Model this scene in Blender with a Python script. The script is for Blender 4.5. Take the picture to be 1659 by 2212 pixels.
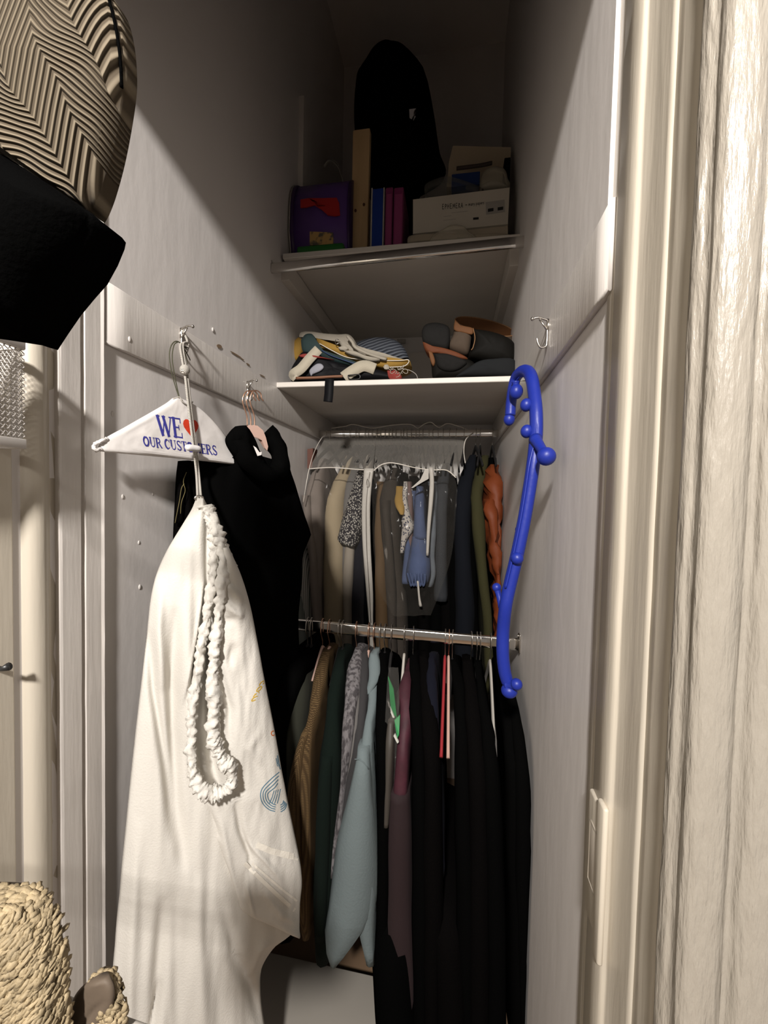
import bpy, bmesh, math, random
from mathutils import Vector, Matrix, noise
from mathutils.bvhtree import BVHTree
random.seed(7)
PI = math.pi
scene = bpy.context.scene
C = scene.collection
for o in list(bpy.data.objects): bpy.data.objects.remove(o)

# ---------------------------------------------------------------- camera
EYE = Vector((0, 0, 1.55))
FPX, YAW, PITCH, ROLL = 872.86, .1703, -.0364, .0227
fw = Vector((-math.sin(YAW) * math.cos(PITCH), math.cos(YAW) * math.cos(PITCH), math.sin(PITCH)))
rt0 = Vector((math.cos(YAW), math.sin(YAW), 0))
up0 = rt0.cross(fw)
rt = rt0 * math.cos(ROLL) + up0 * -math.sin(ROLL) * -1
# image axes: u (right) and v (down) rotated by ROLL
rt = rt0 * math.cos(ROLL) - (-up0) * math.sin(ROLL)
dn = (-up0) * math.cos(ROLL) + rt0 * math.sin(ROLL)
up = -dn
cam_d = bpy.data.cameras.new('camera'); cam = bpy.data.objects.new('camera', cam_d); C.objects.link(cam)
cam_d.sensor_fit = 'VERTICAL'; cam_d.sensor_height = 36; cam_d.lens = FPX / 2212 * 36
cam_d.clip_start = .02
m = Matrix((rt, up, -fw)).transposed().to_4x4(); m.translation = EYE
cam.matrix_world = m
scene.camera = cam
# ---------------------------------------------------------------- light and exposure
w = bpy.data.worlds.new('room_light'); scene.world = w; w.use_nodes = True
bg = w.node_tree.nodes['Background']; bg.inputs[0].default_value = (1.0, .90, .80, 1); bg.inputs[1].default_value = .22
LAMP = Vector((-.16, -1.25, 2.71))
ld = bpy.data.lights.new('ceiling_lamp_light', 'AREA'); ld.shape = 'DISK'; ld.size = .18; ld.energy = 106; ld.color = (1, .945, .89)
lo = bpy.data.objects.new('ceiling_lamp_light', ld); C.objects.link(lo); lo.location = LAMP
lo.rotation_euler = (Vector((-.25, .9, 1.3)) - LAMP).to_track_quat('-Z', 'Y').to_euler()
scene.view_settings.view_transform = 'Standard'; scene.view_settings.look = 'None'
scene.view_settings.exposure = 0.0; scene.view_settings.gamma = 1; scene.view_settings.use_curve_mapping = False

# ---------------------------------------------------------------- measuring helpers (direction of a sight line, met with real planes)
def ray(px, py):
    return (fw + rt * ((px - 829.5) / FPX) - up * ((py - 1106) / FPX))
def at(px, py, X=None, Y=None, Z=None):
    r = ray(px, py)
    t = (X / r.x) if X is not None else ((Y / r.y) if Y is not None else (Z - 1.55) / r.z)
    return EYE + r * t
def vplane(A, B):                                   # vertical plane through two points, normal towards the room
    d = B - A; d.z = 0; n = d.cross(Vector((0, 0, 1))).normalized()
    if n.dot(EYE - A) < 0: n = -n
    return A.copy(), n
def hit(px, py, pl, off=0.):
    P, N = pl; r = ray(px, py)
    t = (P + N * off - EYE).dot(N) / r.dot(N)
    return EYE + r * t

# ---------------------------------------------------------------- materials
MATS = {}
def mat(name, col, rough=.6, bump=0., bscale=60., stretch=(1, 1, 1), var=0., vscale=8., metal=0., spec=.5, coat=0.):
    if name in MATS: return MATS[name]
    m = bpy.data.materials.new(name); m.use_nodes = True; nt = m.node_tree; b = nt.nodes['Principled BSDF']
    b.inputs['Base Color'].default_value = (*col, 1); b.inputs['Roughness'].default_value = rough
    b.inputs['Metallic'].default_value = metal; b.inputs['Specular IOR Level'].default_value = spec
    b.inputs['Coat Weight'].default_value = coat
    tc = nt.nodes.new('ShaderNodeTexCoord'); mp = nt.nodes.new('ShaderNodeMapping'); mp.inputs['Scale'].default_value = stretch
    nt.links.new(tc.outputs['Object'], mp.inputs[0])
    if bump:
        n = nt.nodes.new('ShaderNodeTexNoise'); n.inputs['Scale'].default_value = bscale; n.inputs['Detail'].default_value = 5
        nt.links.new(mp.outputs[0], n.inputs['Vector'])
        bp = nt.nodes.new('ShaderNodeBump'); bp.inputs['Strength'].default_value = min(1, bump); bp.inputs['Distance'].default_value = .003
        nt.links.new(n.outputs['Fac'], bp.inputs['Height']); nt.links.new(bp.outputs[0], b.inputs['Normal'])
    if var:
        n2 = nt.nodes.new('ShaderNodeTexNoise'); n2.inputs['Scale'].default_value = vscale; n2.inputs['Detail'].default_value = 4
        nt.links.new(mp.outputs[0], n2.inputs['Vector'])
        r = nt.nodes.new('ShaderNodeValToRGB'); r.color_ramp.elements[0].position = .3; r.color_ramp.elements[1].position = .7
        r.color_ramp.elements[0].color = (*[c * (1 - var) for c in col], 1); r.color_ramp.elements[1].color = (*[min(1, c * (1 + var)) for c in col], 1)
        nt.links.new(n2.outputs['Fac'], r.inputs[0]); nt.links.new(r.outputs[0], b.inputs['Base Color'])
    MATS[name] = m; return m
def patmat(name, kind, c1, c2, scale, rough=.9, bump=0., stretch=(1, 1, 1), rot=(0, 0, 0), lo_=.4, hi_=.5, dist=0.):
    m = bpy.data.materials.new(name); m.use_nodes = True; nt = m.node_tree; b = nt.nodes['Principled BSDF']
    b.inputs['Roughness'].default_value = rough; b.inputs['Specular IOR Level'].default_value = .2
    tc = nt.nodes.new('ShaderNodeTexCoord'); mp = nt.nodes.new('ShaderNodeMapping'); mp.inputs['Scale'].default_value = stretch; mp.inputs['Rotation'].default_value = rot
    nt.links.new(tc.outputs['Object'], mp.inputs[0])
    def wave(dirn):
        t = nt.nodes.new('ShaderNodeTexWave'); t.bands_direction = dirn; t.inputs['Scale'].default_value = scale; t.inputs['Distortion'].default_value = dist
        t.inputs['Detail'].default_value = 1
        nt.links.new(mp.outputs[0], t.inputs['Vector']); return t.outputs['Fac']
    if kind == 'voronoi':
        t = nt.nodes.new('ShaderNodeTexVoronoi'); t.inputs['Scale'].default_value = scale; nt.links.new(mp.outputs[0], t.inputs['Vector']); f = t.outputs['Distance']
    elif kind == 'noise':
        t = nt.nodes.new('ShaderNodeTexNoise'); t.inputs['Scale'].default_value = scale; nt.links.new(mp.outputs[0], t.inputs['Vector']); f = t.outputs['Fac']
    elif kind == 'plaid':
        a = wave('Y'); c = wave('Z'); mm = nt.nodes.new('ShaderNodeMath'); mm.operation = 'MULTIPLY'; nt.links.new(a, mm.inputs[0]); nt.links.new(c, mm.inputs[1]); f = mm.outputs[0]
    elif kind == 'herring':                          # zigzag ribs: straight bands bent by a triangle wave, with strand grain
        sx = nt.nodes.new('ShaderNodeSeparateXYZ'); nz = nt.nodes.new('ShaderNodeTexNoise'); nz.inputs['Scale'].default_value = 16; nz.inputs['Detail'].default_value = 1
        nt.links.new(mp.outputs[0], sx.inputs[0]); nt.links.new(mp.outputs[0], nz.inputs['Vector'])
        def M(op, a, b_=None):
            k = nt.nodes.new('ShaderNodeMath'); k.operation = op
            for i, q in enumerate((a, b_)):
                if q is None: continue
                if isinstance(q, (int, float)): k.inputs[i].default_value = q
                else: nt.links.new(q, k.inputs[i])
            return k.outputs[0]
        wob = M('MULTIPLY', nz.outputs['Fac'], .032)
        zig = M('PINGPONG', M('ADD', sx.outputs[0], wob), .026)
        v = M('ADD', M('ADD', sx.outputs[2], M('MULTIPLY', zig, 1.35)), M('MULTIPLY', wob, 1.2))
        f = M('ADD', M('MULTIPLY', M('SINE', M('MULTIPLY', v, scale)), .5), .5)
    else: f = wave(kind)
    r = nt.nodes.new('ShaderNodeValToRGB'); r.color_ramp.elements[0].position = lo_; r.color_ramp.elements[1].position = hi_
    r.color_ramp.elements[0].color = (*c1, 1); r.color_ramp.elements[1].color = (*c2, 1)
    nt.links.new(f, r.inputs[0]); nt.links.new(r.outputs[0], b.inputs['Base Color'])
    if bump:
        bp = nt.nodes.new('ShaderNodeBump'); bp.inputs['Strength'].default_value = bump; bp.inputs['Distance'].default_value = .004
        nt.links.new(f, bp.inputs['Height']); nt.links.new(bp.outputs[0], b.inputs['Normal'])
    MATS[name] = m; return m
def vinyl(name, tint, amount, rough=.12):
    m = bpy.data.materials.new(name); m.use_nodes = True; nt = m.node_tree; nt.nodes.clear()
    out = nt.nodes.new('ShaderNodeOutputMaterial'); tr = nt.nodes.new('ShaderNodeBsdfTransparent'); tr.inputs[0].default_value = (.96, .96, .95, 1)
    p = nt.nodes.new('ShaderNodeBsdfPrincipled'); p.inputs['Base Color'].default_value = (*tint, 1); p.inputs['Roughness'].default_value = rough
    fr = nt.nodes.new('ShaderNodeFresnel'); fr.inputs[0].default_value = 1.45
    ad = nt.nodes.new('ShaderNodeMath'); ad.operation = 'MULTIPLY_ADD'; ad.inputs[1].default_value = .35; ad.inputs[2].default_value = amount; nt.links.new(fr.outputs[0], ad.inputs[0])
    n = nt.nodes.new('ShaderNodeTexNoise'); n.inputs['Scale'].default_value = 9; n.inputs['Detail'].default_value = 2; n.inputs['Distortion'].default_value = 1.2
    tc = nt.nodes.new('ShaderNodeTexCoord'); nt.links.new(tc.outputs['Object'], n.inputs['Vector'])
    bp = nt.nodes.new('ShaderNodeBump'); bp.inputs['Strength'].default_value = .35; bp.inputs['Distance'].default_value = .01
    nt.links.new(n.outputs['Fac'], bp.inputs['Height']); nt.links.new(bp.outputs[0], p.inputs['Normal'])
    mx = nt.nodes.new('ShaderNodeMixShader'); nt.links.new(ad.outputs[0], mx.inputs[0]); nt.links.new(tr.outputs[0], mx.inputs[1]); nt.links.new(p.outputs[0], mx.inputs[2])
    nt.links.new(mx.outputs[0], out.inputs[0]); MATS[name] = m; return m

M_wall = mat('wall_paint', (.68, .65, .63), .45, .35, 22, (1, 1, .35), .03, 3)
M_trim = mat('trim_gloss_paint', (.63, .595, .56), .36, .28, 70, (1, 1, .10), .03, 4)
M_cream = mat('cream_gloss_paint', (0.5544, 0.5040, 0.4200), .33, .35, 60, (1, 1, .12), .04, 4)
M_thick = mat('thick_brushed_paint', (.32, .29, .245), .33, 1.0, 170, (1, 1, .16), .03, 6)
M_shelf = mat('shelf_white', (.62, .58, .53), .5, .2, 40, (.3, 1, 1), .05, 6)
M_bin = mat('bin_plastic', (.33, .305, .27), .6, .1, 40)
M_floor = mat('floor_wood', (.20, .13, .08), .5, .2, 20, (1, .1, 1), .3, 6)
M_chrome = mat('chrome', (.72, .70, .67), .10, metal=1)
M_steel = mat('steel_wire', (.50, .47, .43), .28, metal=1)
M_gold = mat('rose_gold_wire', (.78, .47, .33), .25, metal=1)
M_black = mat('black_cloth', (.0022, .0022, .0022), .95, .3, 300, spec=0.)
M_black2 = mat('black_knit', (.003, .0027, .0027), .95, .4, 200, spec=0.)
M_white = mat('white_canvas', (.66, .635, .585), .85, .25, 260, (1, 1, 1), .03, 10, spec=.2)
M_paper = mat('white_paper', (.70, .67, .65), .55, .35, 30, var=.02)
M_rope = patmat('white_braided_rope', 'Z', (.60, .56, .49), (.85, .81, .74), 170, .8, .8, (1, 1, 1), (.6, 0, 0), .2, .6)
M_blue = mat('blue_plastic', (.010, .024, .25), .42, .15, 90, spec=.4)
M_pink = mat('blush_velvet', (0.4760, 0.3150, 0.2590), .8)

# ---------------------------------------------------------------- object helpers
def tag(o, label=None, cat=None, group=None, kind=None):
    if label: o['label'] = label
    if cat: o['category'] = cat
    if group: o['group'] = group
    if kind: o['kind'] = kind
    return o
def thing(name, loc, label, cat, group=None):
    o = bpy.data.objects.new(name, None); C.objects.link(o); o.location = loc; o.empty_display_size = .05
    return tag(o, label, cat, group)
def obj(name, bm, m, parent=None, smooth=True, label=None, kind=None):
    """link a bmesh authored in world coordinates as one mesh object (shifted into its thing's frame)"""
    bmesh.ops.recalc_face_normals(bm, faces=bm.faces)
    off = Vector((0, 0, 0)); q = parent
    while q is not None: off += q.location; q = q.parent
    if parent is None:
        xs = [v.co for v in bm.verts]
        off = Vector(((min(c.x for c in xs) + max(c.x for c in xs)) / 2, (min(c.y for c in xs) + max(c.y for c in xs)) / 2, min(c.z for c in xs)))
    bmesh.ops.translate(bm, verts=bm.verts, vec=-off)
    me = bpy.data.meshes.new(name); bm.to_mesh(me); bm.free()
    if smooth:
        me.polygons.foreach_set('use_smooth', [True] * len(me.polygons))
    o = bpy.data.objects.new(name, me); C.objects.link(o); me.materials.append(m)
    if parent is None: o.location = off
    else: o.parent = parent
    if label: o['label'] = label
    if kind: o['kind'] = kind
    return o
def bmn(): return bmesh.new()
def box(bm, x0, x1, y0, y1, z0, z1, bev=0.):
    r = bmesh.ops.create_cube(bm, size=1)
    for v in r['verts']: v.co = Vector(((x0 + x1) / 2 + v.co.x * (x1 - x0), (y0 + y1) / 2 + v.co.y * (y1 - y0), (z0 + z1) / 2 + v.co.z * (z1 - z0)))
    if bev:
        es = list({e for v in r['verts'] for e in v.link_edges})
        bmesh.ops.bevel(bm, geom=es, offset=bev, segments=2, affect='EDGES', profile=.5)
    return bm
def boxb(*a, **k): return box(bmn(), *a, **k)
def obox(center, ax, ay, az, hx, hy, hz, bev=0.):
    bm = bmn(); r = bmesh.ops.create_cube(bm, size=2)
    for v in r['verts']: v.co = center + ax * v.co.x * hx + ay * v.co.y * hy + az * v.co.z * hz
    if bev: bmesh.ops.bevel(bm, geom=list(bm.edges), offset=bev, segments=2, affect='EDGES', profile=.5)
    return bm
def smooth_path(pts, n=6):
    out = []
    P = [Vector(p) for p in pts]
    for i in range(len(P) - 1):
        p0 = P[max(0, i - 1)]; p1 = P[i]; p2 = P[i + 1]; p3 = P[min(len(P) - 1, i + 2)]
        for k in range(n):
            t = k / n
            out.append(.5 * ((2 * p1) + (p2 - p0) * t + (2 * p0 - 5 * p1 + 4 * p2 - p3) * t * t + (-p0 + 3 * p1 - 3 * p2 + p3) * t ** 3))
    out.append(P[-1]); return out
def tube(bm, pts, rad, seg=8, sy=1.0, upv=Vector((0, 0, 1)), noisef=None):
    """swept tube; rad number or list; sy flattens along the second axis"""
    n = len(pts); rings = []; prev = None
    for i, p in enumerate(pts):
        t = (pts[min(n - 1, i + 1)] - pts[max(0, i - 1)])
        t = t.normalized() if t.length > 1e-9 else Vector((0, 0, 1))
        if prev is None:
            a = upv if abs(t.dot(upv)) < .95 else Vector((1, 0, 0)); s = t.cross(a).normalized()
        else:
            s = (prev - t * prev.dot(t)).normalized()
        prev = s; u = s.cross(t)
        r = rad[i] if isinstance(rad, (list, tuple)) else rad
        ring = []
        for k in range(seg):
            a = 2 * PI * k / seg; rr = r
            if noisef: rr = r * noisef(i, k)
            ring.append(bm.verts.new(p + s * math.cos(a) * rr + u * math.sin(a) * rr * sy))
        rings.append(ring)
    for i in range(n - 1):
        for k in range(seg):
            bm.faces.new((rings[i][k], rings[i][(k + 1) % seg], rings[i + 1][(k + 1) % seg], rings[i + 1][k]))
    bm.faces.new(rings[0][::-1]); bm.faces.new(rings[-1]); return bm
def ball(bm, c, r, sz=1., seg=14):
    q = bmesh.ops.create_uvsphere(bm, u_segments=seg, v_segments=max(6, seg // 2 + 2), radius=r)
    for v in q['verts']: v.co = Vector((v.co.x, v.co.y, v.co.z * sz)) + c
    return bm
def prism(pts, vec, bev=0.):
    """closed outline (world points) given thickness by a vector"""
    bm = bmn(); a = [bm.verts.new(p) for p in pts]; b = [bm.verts.new(p + vec) for p in pts]
    bm.faces.new(a); bm.faces.new(b[::-1])
    for i in range(len(a)): j = (i + 1) % len(a); bm.faces.new((a[i], b[i], b[j], a[j]))
    bmesh.ops.triangulate(bm, faces=[f for f in bm.faces if len(f.verts) > 4])
    return bm
def interp(tab, y):
    """tab rows (y, v...) monotone in y -> smooth values"""
    if y <= tab[0][0]: return tab[0][1:]
    if y >= tab[-1][0]: return tab[-1][1:]
    for i in range(len(tab) - 1):
        if tab[i][0] <= y <= tab[i + 1][0]:
            t = (y - tab[i][0]) / (tab[i + 1][0] - tab[i][0])
            p0 = tab[max(0, i - 1)]; p1 = tab[i]; p2 = tab[i + 1]; p3 = tab[min(len(tab) - 1, i + 2)]
            res = []
            for k in range(1, len(tab[0])):
                h = p2[0] - p1[0]
                m1 = (p2[k] - p0[k]) / max(1e-6, p2[0] - p0[0]) * h; m2 = (p3[k] - p1[k]) / max(1e-6, p3[0] - p1[0]) * h
                t2, t3 = t * t, t ** 3
                res.append((2 * t3 - 3 * t2 + 1) * p1[k] + (t3 - 2 * t2 + t) * m1 + (-2 * t3 + 3 * t2) * p2[k] + (t3 - t2) * m2)
            return tuple(res)
def crease(px, py, poly, dep, wd):
    """depth of a fold at a point: gaussian across, fading out towards both of its ends"""
    best, bt, tot = 1e9, 0, 0; LL = [math.hypot(b[0] - a[0], b[1] - a[1]) for a, b in zip(poly, poly[1:])]; S = sum(LL)
    for ((x0, y0), (x1, y1)), l in zip(zip(poly, poly[1:]), LL):
        dx, dy = x1 - x0, y1 - y0
        t = max(0, min(1, ((px - x0) * dx + (py - y0) * dy) / (l * l)))
        d = math.hypot(px - x0 - t * dx, py - y0 - t * dy)
        if d < best: best = d; bt = (tot + t * l) / S
        tot += l
    if best > wd * 3: return 0.
    return dep * math.exp(-(best / wd) ** 2) * math.sin(PI * min(1, max(0, bt))) ** .8
def panel(rows, pl, thick, nu=30, nv=60, fold=0., fs=40., creases=(), backoff=.006, power=.5, seed=0, aniso=.25, bias=None):
    """cloth body hanging in a vertical plane: outline rows (y, x_left, x_right), bulged, folded, with a back"""
    bm = bmn(); P, N = pl; F = []; B = []
    y0, y1 = rows[0][0], rows[-1][0]
    for j in range(nv + 1):
        y = y0 + (y1 - y0) * j / nv; xl, xr = interp(rows, y); fr = []; br = []
        for i in range(nu + 1):
            u = i / nu; x = xl + (xr - xl) * u
            e = max(0, 1 - (2 * u - 1) ** 2) ** power
            off = thick * e
            if fold: off += fold * e * noise.fractal(Vector((x / fs + seed, y / fs * aniso, seed * 1.7)), .8, 2.0, 3)
            for poly, dep, wd in creases:
                off += crease(x, y, poly, dep, wd)
            if bias: off += bias(x, y)
            p = hit(x, y, pl)
            fr.append(bm.verts.new(p + N * off)); br.append(bm.verts.new(p - N * backoff * e) if 0 < i < nu else None)
        F.append(fr); B.append(br)
    for j in range(nv + 1):
        B[j][0] = F[j][0]; B[j][nu] = F[j][nu]
    for j in range(nv):
        for i in range(nu):
            bm.faces.new((F[j][i], F[j][i + 1], F[j + 1][i + 1], F[j + 1][i]))
            bm.faces.new([v for v in dict.fromkeys((B[j][i], B[j + 1][i], B[j + 1][i + 1], B[j][i + 1]))])
    bm.faces.new([F[0][i] for i in range(nu + 1)] + [B[0][i] for i in range(nu - 1, 0, -1)])
    bm.faces.new([F[nv][i] for i in range(nu + 1)] + [B[nv][i] for i in range(nu - 1, 0, -1)])
    return bm
def sheet(rows, pl, fold=0., fs=30., nu=20, nv=30, creases=(), seed=0, aniso=1., off0=0.):
    """thin single film (vinyl, plastic)"""
    bm = bmn(); N = pl[1]; F = []
    y0, y1 = rows[0][0], rows[-1][0]
    for j in range(nv + 1):
        y = y0 + (y1 - y0) * j / nv; xl, xr = interp(rows, y); fr = []
        for i in range(nu + 1):
            x = xl + (xr - xl) * i / nu; off = off0
            if fold: off += fold * noise.fractal(Vector((x / fs + seed, y / fs * aniso, seed)), .8, 2.0, 3)
            for poly, dep, wd in creases:
                off += crease(x, y, poly, dep, wd)
            fr.append(bm.verts.new(hit(x, y, pl) + N * off))
        F.append(fr)
    for j in range(nv):
        for i in range(nu): bm.faces.new((F[j][i], F[j][i + 1], F[j + 1][i + 1], F[j + 1][i]))
    return bm
def loft(rows, yrod, nv=28, folds=.006, seed=0, back=1.0, ns=9, wob=5.):
    """garment hanging across a rod: rows (y, x_left, x_right, near_edge_depth); runs back past the rod"""
    bm = bmn(); R = []
    y0, y1 = rows[0][0], rows[-1][0]
    for j in range(nv + 1):
        y = y0 + (y1 - y0) * j / nv; xl, xr, Yf = interp(rows, y)
        a = at(xl, y, Y=Yf); b = at(xr, y, Y=Yf); xm = (a.x + b.x) / 2; hw = max(.002, (b.x - a.x) / 2); z = (a.z + b.z) / 2
        Yb = yrod + (yrod - Yf) * back + .01
        ring = []
        K = 2 * ns + 8
        for k in range(K):
            if k < 5: th = PI + PI * k / 4; x = math.cos(th) * hw; yy = Yf + hw * .9 * (1 + math.sin(th)) * 1.0
            elif k < 5 + ns: t = (k - 4) / (ns + 1); x = hw; yy = Yf + hw * .9 + (Yb - Yf - hw * .9) * t
            elif k < 8 + ns: th = PI * (k - 5 - ns) / 2; x = math.cos(th) * hw * .9; yy = Yb + math.sin(th) * hw * .5
            else: t = 1 - (k - 7 - ns) / (ns + 1); x = -hw; yy = Yf + hw * .9 + (Yb - Yf - hw * .9) * t
            f = folds * noise.noise(Vector((yy * 22 + seed * 3.1, (1 if x > 0 else -1) * 3.3 + seed, z * wob))) * min(1, hw / .012)
            f2 = folds * .5 * noise.noise(Vector((yy * 60 + seed, x * 90, z * 9 + seed)))
            ring.append(bm.verts.new(Vector((xm + x * (1 + f2 * 12) + (f if abs(x) > hw * .6 else f * .5), yy + f2, z))))
        R.append(ring)
    for rg in R:
        for v in rg: v.co = Vector((min(XR - .005, max(XL + .005, v.co.x)), min(YB - .03, v.co.y), v.co.z))
    K = len(R[0])
    for j in range(nv):
        for k in range(K): bm.faces.new((R[j][k], R[j][(k + 1) % K], R[j + 1][(k + 1) % K], R[j + 1][k]))
    bm.faces.new(R[0]); bm.faces.new(R[-1][::-1]); return bm
def bvh_of(objs):
    vs = []; fs = []
    for o in objs:
        off = Vector((0, 0, 0)); q = o
        while q is not None: off += q.location; q = q.parent
        b = len(vs); vs += [v.co + off for v in o.data.vertices]; fs += [[b + i for i in p.vertices] for p in o.data.polygons]
    return BVHTree.FromPolygons(vs, fs)
def printed(name, polys, bvh, m, parent, lift=.0007, sub=3, label=None):
    """flat print (lettering, marks) laid on the surface of a real object"""
    bm = bmn()
    def P(x, y):
        r = ray(x, y).normalized(); h, n, i, d = bvh.ray_cast(EYE, r)
        return (h - r * lift) if h is not None else None
    for q in polys:
        (a, b, c, d) = q
        g = []
        for j in range(sub + 1):
            row = []
            for i in range(sub + 1):
                s, t = i / sub, j / sub
                x = (a[0] * (1 - s) + b[0] * s) * (1 - t) + (d[0] * (1 - s) + c[0] * s) * t
                y = (a[1] * (1 - s) + b[1] * s) * (1 - t) + (d[1] * (1 - s) + c[1] * s) * t
                p = P(x, y); row.append(bm.verts.new(p) if p else None)
            g.append(row)
        for j in range(sub):
            for i in range(sub):
                vv = (g[j][i], g[j][i + 1], g[j + 1][i + 1], g[j + 1][i])
                if all(vv): bm.faces.new(vv)
    for v in [v for v in bm.verts if not v.link_faces]: bm.verts.remove(v)
    if not bm.faces: bm.free(); return None
    return obj(name, bm, m, parent, smooth=False, label=label)
def stroke(pts, w0):
    out = []
    for i, ((x0, y0), (x1, y1)) in enumerate(zip(pts, pts[1:])):
        dx, dy = x1 - x0, y1 - y0; L = math.hypot(dx, dy) or 1; nx, ny = -dy / L * w0 / 2, dx / L * w0 / 2
        ex, ey = (dx / L * w0 * .15, dy / L * w0 * .15)
        out.append(((x0 + nx - ex, y0 + ny - ey), (x1 + nx + ex, y1 + ny + ey), (x1 - nx + ex, y1 - ny + ey), (x0 - nx - ex, y0 - ny - ey)))
    return out
def arc(cx, cy, rx, ry, a0, a1, n=10):
    return [(cx + rx * math.cos(math.radians(a0 + (a1 - a0) * i / n)), cy + ry * math.sin(math.radians(a0 + (a1 - a0) * i / n))) for i in range(n + 1)]
# serif letters: strokes in a unit box (x 0..w, y 0 top .. 1 baseline); (points, weight)
TK, TN = .20, .075
GL = {
 'W': (1.15, [([(.05, .02), (.33, 1)], TK), ([(.33, 1), (.58, .1)], TN), ([(.50, .02), (.78, 1)], TK), ([(.78, 1), (1.06, .02)], TN), ([(-.04, .03), (.22, .03)], .06), ([(.40, .03), (.66, .03)], .06), ([(.93, .03), (1.15, .03)], .06)]),
 'E': (.72, [([(.14, 0), (.14, 1)], TK), ([(0, .03), (.64, .03)], .07), ([(0, .97), (.68, .97)], .07), ([(.14, .48), (.48, .48)], .07), ([(.63, 0), (.63, .24)], .06), ([(.66, .74), (.66, 1)], .06), ([(.48, .36), (.48, .60)], .05)]),
 'O': (.92, [(arc(.42, .5, .34, .46, 100, 260, 8), TK), (arc(.42, .5, .34, .46, -80, 80, 8), TK), (arc(.42, .5, .34, .47, 75, 105, 3), TN), (arc(.42, .5, .34, .47, 255, 285, 3), TN)]),
 'U': (.92, [([(.16, 0), (.16, .65)], TK), (arc(.43, .65, .27, .31, 180, 0, 8), .11), ([(.70, .65), (.70, 0)], TN), ([(0, .03), (.32, .03)], .06), ([(.56, .03), (.84, .03)], .06)]),
 'R': (.90, [([(.14, 0), (.14, 1)], TK), (arc(.36, .26, .24, .23, -90, 90, 8), .13), ([(.1, .03), (.38, .03)], .07), ([(.14, .5), (.38, .5)], .07), ([(.40, .5), (.74, .98)], .17), ([(0, .97), (.30, .97)], .06), ([(0, .03), (.2, .03)], .06), ([(.66, .97), (.86, .97)], .06)]),
 'C': (.84, [(arc(.42, .5, .33, .46, 90, 270, 9), TK), (arc(.42, .5, .33, .46, 270, 325, 4), TN), (arc(.42, .5, .33, .46, 90, 40, 4), TN), ([(.72, .02), (.72, .32)], .06)]),
 'S': (.70, [(arc(.33, .26, .23, .23, -40, -200, 7), .12), ([(.14, .34), (.52, .66)], .19), (arc(.33, .73, .24, .23, -20, 150, 7), .12), ([(.56, .02), (.56, .26)], .05), ([(.06, .72), (.06, .98)], .05)]),
 'T': (.80, [([(.38, 0), (.38, 1)], TK), ([(.02, .03), (.74, .03)], .07), ([(.03, 0), (.03, .24)], .06), ([(.73, 0), (.73, .24)], .06), ([(.22, .97), (.54, .97)], .06)]),
 'M': (1.1, [([(.14, 0), (.14, 1)], TN), ([(.14, 0), (.50, .95)], TK), ([(.50, .95), (.84, 0)], TN), ([(.86, 0), (.86, 1)], TK), ([(0, .03), (.22, .03)], .06), ([(.78, .03), (1.02, .03)], .06), ([(0, .97), (.28, .97)], .06), ([(.70, .97), (1.02, .97)], .06)]),
 ' ': (.35, []),
}
def lettering(txt, p0, p1, h, glyphs=GL):
    """lay a word along a baseline p0->p1 (photo coordinates), letters h tall"""
    total = sum(glyphs[c][0] for c in txt); dx, dy = (p1[0] - p0[0]) / total, (p1[1] - p0[1]) / total
    vx, vy = h; out = []; s = 0
    L = math.hypot(vx, vy)
    for c in txt:
        w_, st = glyphs[c]
        for pts, wt in st:
            for q in stroke([(x * 1., y) for x, y in pts], wt):
                out.append(tuple((p0[0] + dx * (s + x) - vx * (1 - y), p0[1] + dy * (s + x) - vy * (1 - y)) for x, y in q))
        s += w_
    return out

XL, XR, YB = -.668, .202, 2.225          # wall planes
RL, RR = -.659, .191                     # rail faces
ZRB, ZRT = 1.831, 1.949
# ================================================================ THE SETTING
def struct(name, bm, m, smooth=False, parent=None):
    o = obj(name, bm, m, parent, smooth)
    if parent is None: o['kind'] = 'structure'
    return o
struct('floor', boxb(-1.6, 1.5, -1.9, YB + .1, -.05, 0), M_floor)
struct('wall_left', boxb(XL - .1, XL, .40, YB + .1, 0, 3.9), M_wall)
struct('wall_right', boxb(XR, XR + .1, .40, YB + .1, 0, 3.9), M_wall)
w_ul = struct('trim_15', boxb(XL, RL - .0015, .675, YB, 1.9485, 3.9), M_wall); w_ur = struct('trim_16', boxb(RR + .0018, XR, .60, YB, 1.9485, 3.9), M_wall)
struct('wall_back', boxb(XL, XR, YB, YB + .1, 0, 3.9), M_wall)
struct('ceiling', boxb(XL - .1, XR + .1, .40, YB + .1, 3.9, 4.0), M_wall)
b = bmn(); box(b, -1.6, XL - .1, .40, .60, 0, 3.9); box(b, XR + .1, 1.5, .40, .60, 0, 3.9); box(b, XL - .1, XR + .1, .38, .60, 2.44, 3.9)
struct('wall_front', b, M_wall)
# rails round the side walls
def rail(x0, x1, y0, y1):
    bm = bmn(); n = 30
    V = []
    for i in range(n + 1):
        y = y0 + (y1 - y0) * i / n; s = 1 if x1 > x0 else -1; e = .0010 * noise.noise(Vector((y * 15, x0, 0)))
        q = [(x0, ZRB), (x1 - s * .002, ZRB + e), (x1, ZRB + .003 + e), (x1 + e * .4, ZRT - .003), (x1 - s * .002, ZRT), (x0, ZRT)]
        V.append([bm.verts.new((a, y, z)) for a, z in q])
    for i in range(n):
        for k in range(6): bm.faces.new((V[i][k], V[i][(k + 1) % 6], V[i + 1][(k + 1) % 6], V[i + 1][k]))
    bm.faces.new(V[0]); bm.faces.new(V[-1][::-1]); return bm
r1 = struct('trim_1', rail(XL, RL, .675, YB), M_trim, True)
r2 = struct('trim_2', rail(XR, RR, .585, YB), M_trim, True)
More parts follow.
